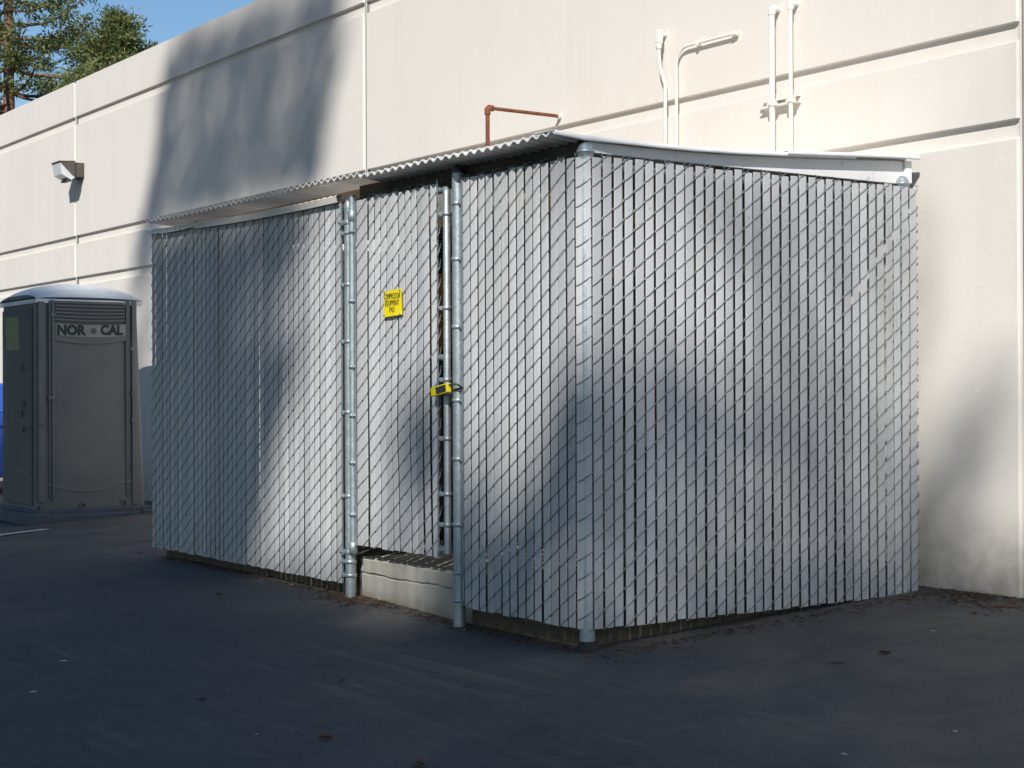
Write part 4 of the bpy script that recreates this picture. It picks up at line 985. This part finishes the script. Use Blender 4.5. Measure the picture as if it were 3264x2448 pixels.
def first_hit(T):      # T: point in the tree plane; follow the light down
    best = None
    def cand(t, s, ok):
        nonlocal best
        if t > 0:
            p = T + LD * t
            if ok(p) and (best is None or t < best[0]): best = (t, s, p)
    cand((0 - T.y) / LD.y, 'F', lambda p: XL < p.x < .03 and 0.02 < p.z < FT)
    cand((CN.x - T.x) / LD.x, 'R', lambda p: 0 < p.y < y_end and .02 < p.z < FT)
    cand((RZ + .02 - T.z) / LD.z, 'roof', lambda p: XRL < p.x < XR and YF < p.y < Y_RE)
    cand((.65 - T.y) / LD.y, 'potty', lambda p: -10.4 < p.x < -9.2 and 0 < p.z < 2.35)
    cand((-9.2 - T.x) / LD.x, 'potty', lambda p: .6 < p.y < 1.75 and 0 < p.z < 2.35)
    cand((WALL_Y - T.y) / LD.y, 'wall', lambda p: -26 < p.x < 9 and 0 < p.z < TOP)
    cand((0 - T.z) / LD.z, 'ground', lambda p: True)
    return best
rr = random.Random(99)
trunks = [(-11, 0), (-3.5, 0), (3.5, 0), (10.5, 0), (17.0, 0), (23.5, 0), (30.0, 0), (37, 0)]
crowns = [MB() for _ in trunks]
def foliage(x0, x1, z0, z1, cell, sa, sb, cap, skip=None):  # leaves are placed so the crowns cast the shade masks drawn above
    cover = 1.25 * ((sa + sb) / 2) ** 2 * .8 / cell ** 2
    for ix in range(int((x1 - x0) / cell)):
        for iz in range(int((z1 - z0) / cell)):
            xi, zi = x0 + ix * cell, z0 + iz * cell
            if skip and skip(xi, zi): continue
            T = Vector((xi + rr.uniform(-.3, .3) * cell, -YT, zi + rr.uniform(-.3, .3) * cell))
            h = first_hit(T); s = 0
            if h:
                s = shade(h[1], h[2])
                if h[1] == 'ground' and h[2].y < -12: s = .7
                if h[1] == 'ground' and h[2].y > 3: s = 0
            if (xi < 6 or xi > 32) and zi < 29 + 2 * math.sin(xi): s = .93  # extra full-height crown at both ends, added to block skylight
            nq = min(cap, -math.log(max(1e-4, 1 - s)) / cover); nq = int(nq) + (rr.random() < nq - int(nq))
            if not nq: continue
            c = T + Tdir * rr.uniform(-1.6, 1.6)
            L = crowns[min(range(len(trunks)), key=lambda i: abs(trunks[i][0] - T.x))]
            for _ in range(nq):
                a_ = Vector((rr.gauss(0, 1), rr.gauss(0, 1), rr.gauss(0, 1))).normalized(); b_ = a_.cross(Vector((rr.gauss(0, 1), rr.gauss(0, 1), rr.gauss(0, 1)))).normalized(); e = c + Vector((rr.gauss(0, cell * .35), rr.gauss(0, cell * .35), rr.gauss(0, cell * .35)))
                sz = rr.uniform(sa, sb); L.t = rr.random(); L._add([e - a_ * sz, e + b_ * sz * .8, e + a_ * sz, e - b_ * sz * .8], [(0, 1, 2, 3)])
foliage(6, 28, 19, 34.5, .17, .07, .12, 13)
foliage(-15, 42, 7, 34.5, .34, .16, .26, 8, lambda x, z: 6 <= x < 28 and z >= 19)
names = ['first', 'second', 'third', 'fourth', 'fifth', 'sixth', 'seventh', 'eighth']
for i, (tx, _) in enumerate(trunks):
    hh_ = 29.5 if i in (0, 1, 2, 7) else 22
    t = thing('shade_tree', (tx, -YT, 0), '%s tall tree with crown shaped to cast the shade masks, from the west end of the lot' % names[i], 'tree', 'tall trees shaped to cast the shade masks on the lot')
    tr = MB(); tr.tube([(tx + .2 * math.sin(z * .3), -YT + .2 * math.cos(z * .25), z - .3) for z in range(0, int(hh_), 2)], [max(.06, .45 * (1 - z / hh_)) for z in range(0, int(hh_), 2)], 10)
    for k in range(46):
        z = rr.uniform(6, hh_ - 2); a_ = rr.uniform(0, 6.3); ln = rr.uniform(1.5, 3.2)
        tr.tube([(tx, -YT, z), (tx + math.cos(a_) * ln * .5, -YT + math.sin(a_) * ln * .4, z + .2), (tx + math.cos(a_) * ln, -YT + math.sin(a_) * ln * .7, z + .5)], [.07, .04, .015], 5, False)
    tr.build('trunk', M['barkc'], t); crowns[i].build('crown', M['leafb'], t)

# unseen row of trees added to block skylight from the west
rr = random.Random(5)
for i, (tx, ty, lab) in enumerate(((-40, -21, 'southernmost'), (-41, -13.5, 'second from the south'), (-40, -6, 'third from the south'), (-42, .5, 'northernmost'))):
    t = thing('shade_tree', (tx, ty, 0), 'added unseen conifer blocking skylight from the west, ' + lab, 'tree', 'added trees blocking skylight from the west')
    tr = MB(); tr.tube([(tx, ty, z) for z in range(0, 24, 3)], [.45 * (1 - z / 25) + .03 for z in range(0, 24, 3)], 10); tr.build('trunk', M['barkc'], t)
    L = MB()
    for _ in range(9000):
        z = 2 + 22 * rr.random() ** 1.1; rad = 4.6 * (1 - z / 27) ** .6 * math.sqrt(rr.random()); a = rr.uniform(0, 6.283)
        e = Vector((tx + rad * math.cos(a), ty + rad * math.sin(a), z)); a_ = Vector((rr.gauss(0, 1), rr.gauss(0, 1), rr.gauss(0, 1))).normalized(); b_ = a_.cross(Vector((rr.gauss(0, 1), rr.gauss(0, 1), rr.gauss(0, 1)))).normalized()
        sz = rr.uniform(.16, .3); L.t = rr.random(); L._add([e - a_ * sz, e + b_ * sz * .6, e + a_ * sz, e - b_ * sz * .6], [(0, 1, 2, 3)])
    L.build('crown', M['leafb'], t)
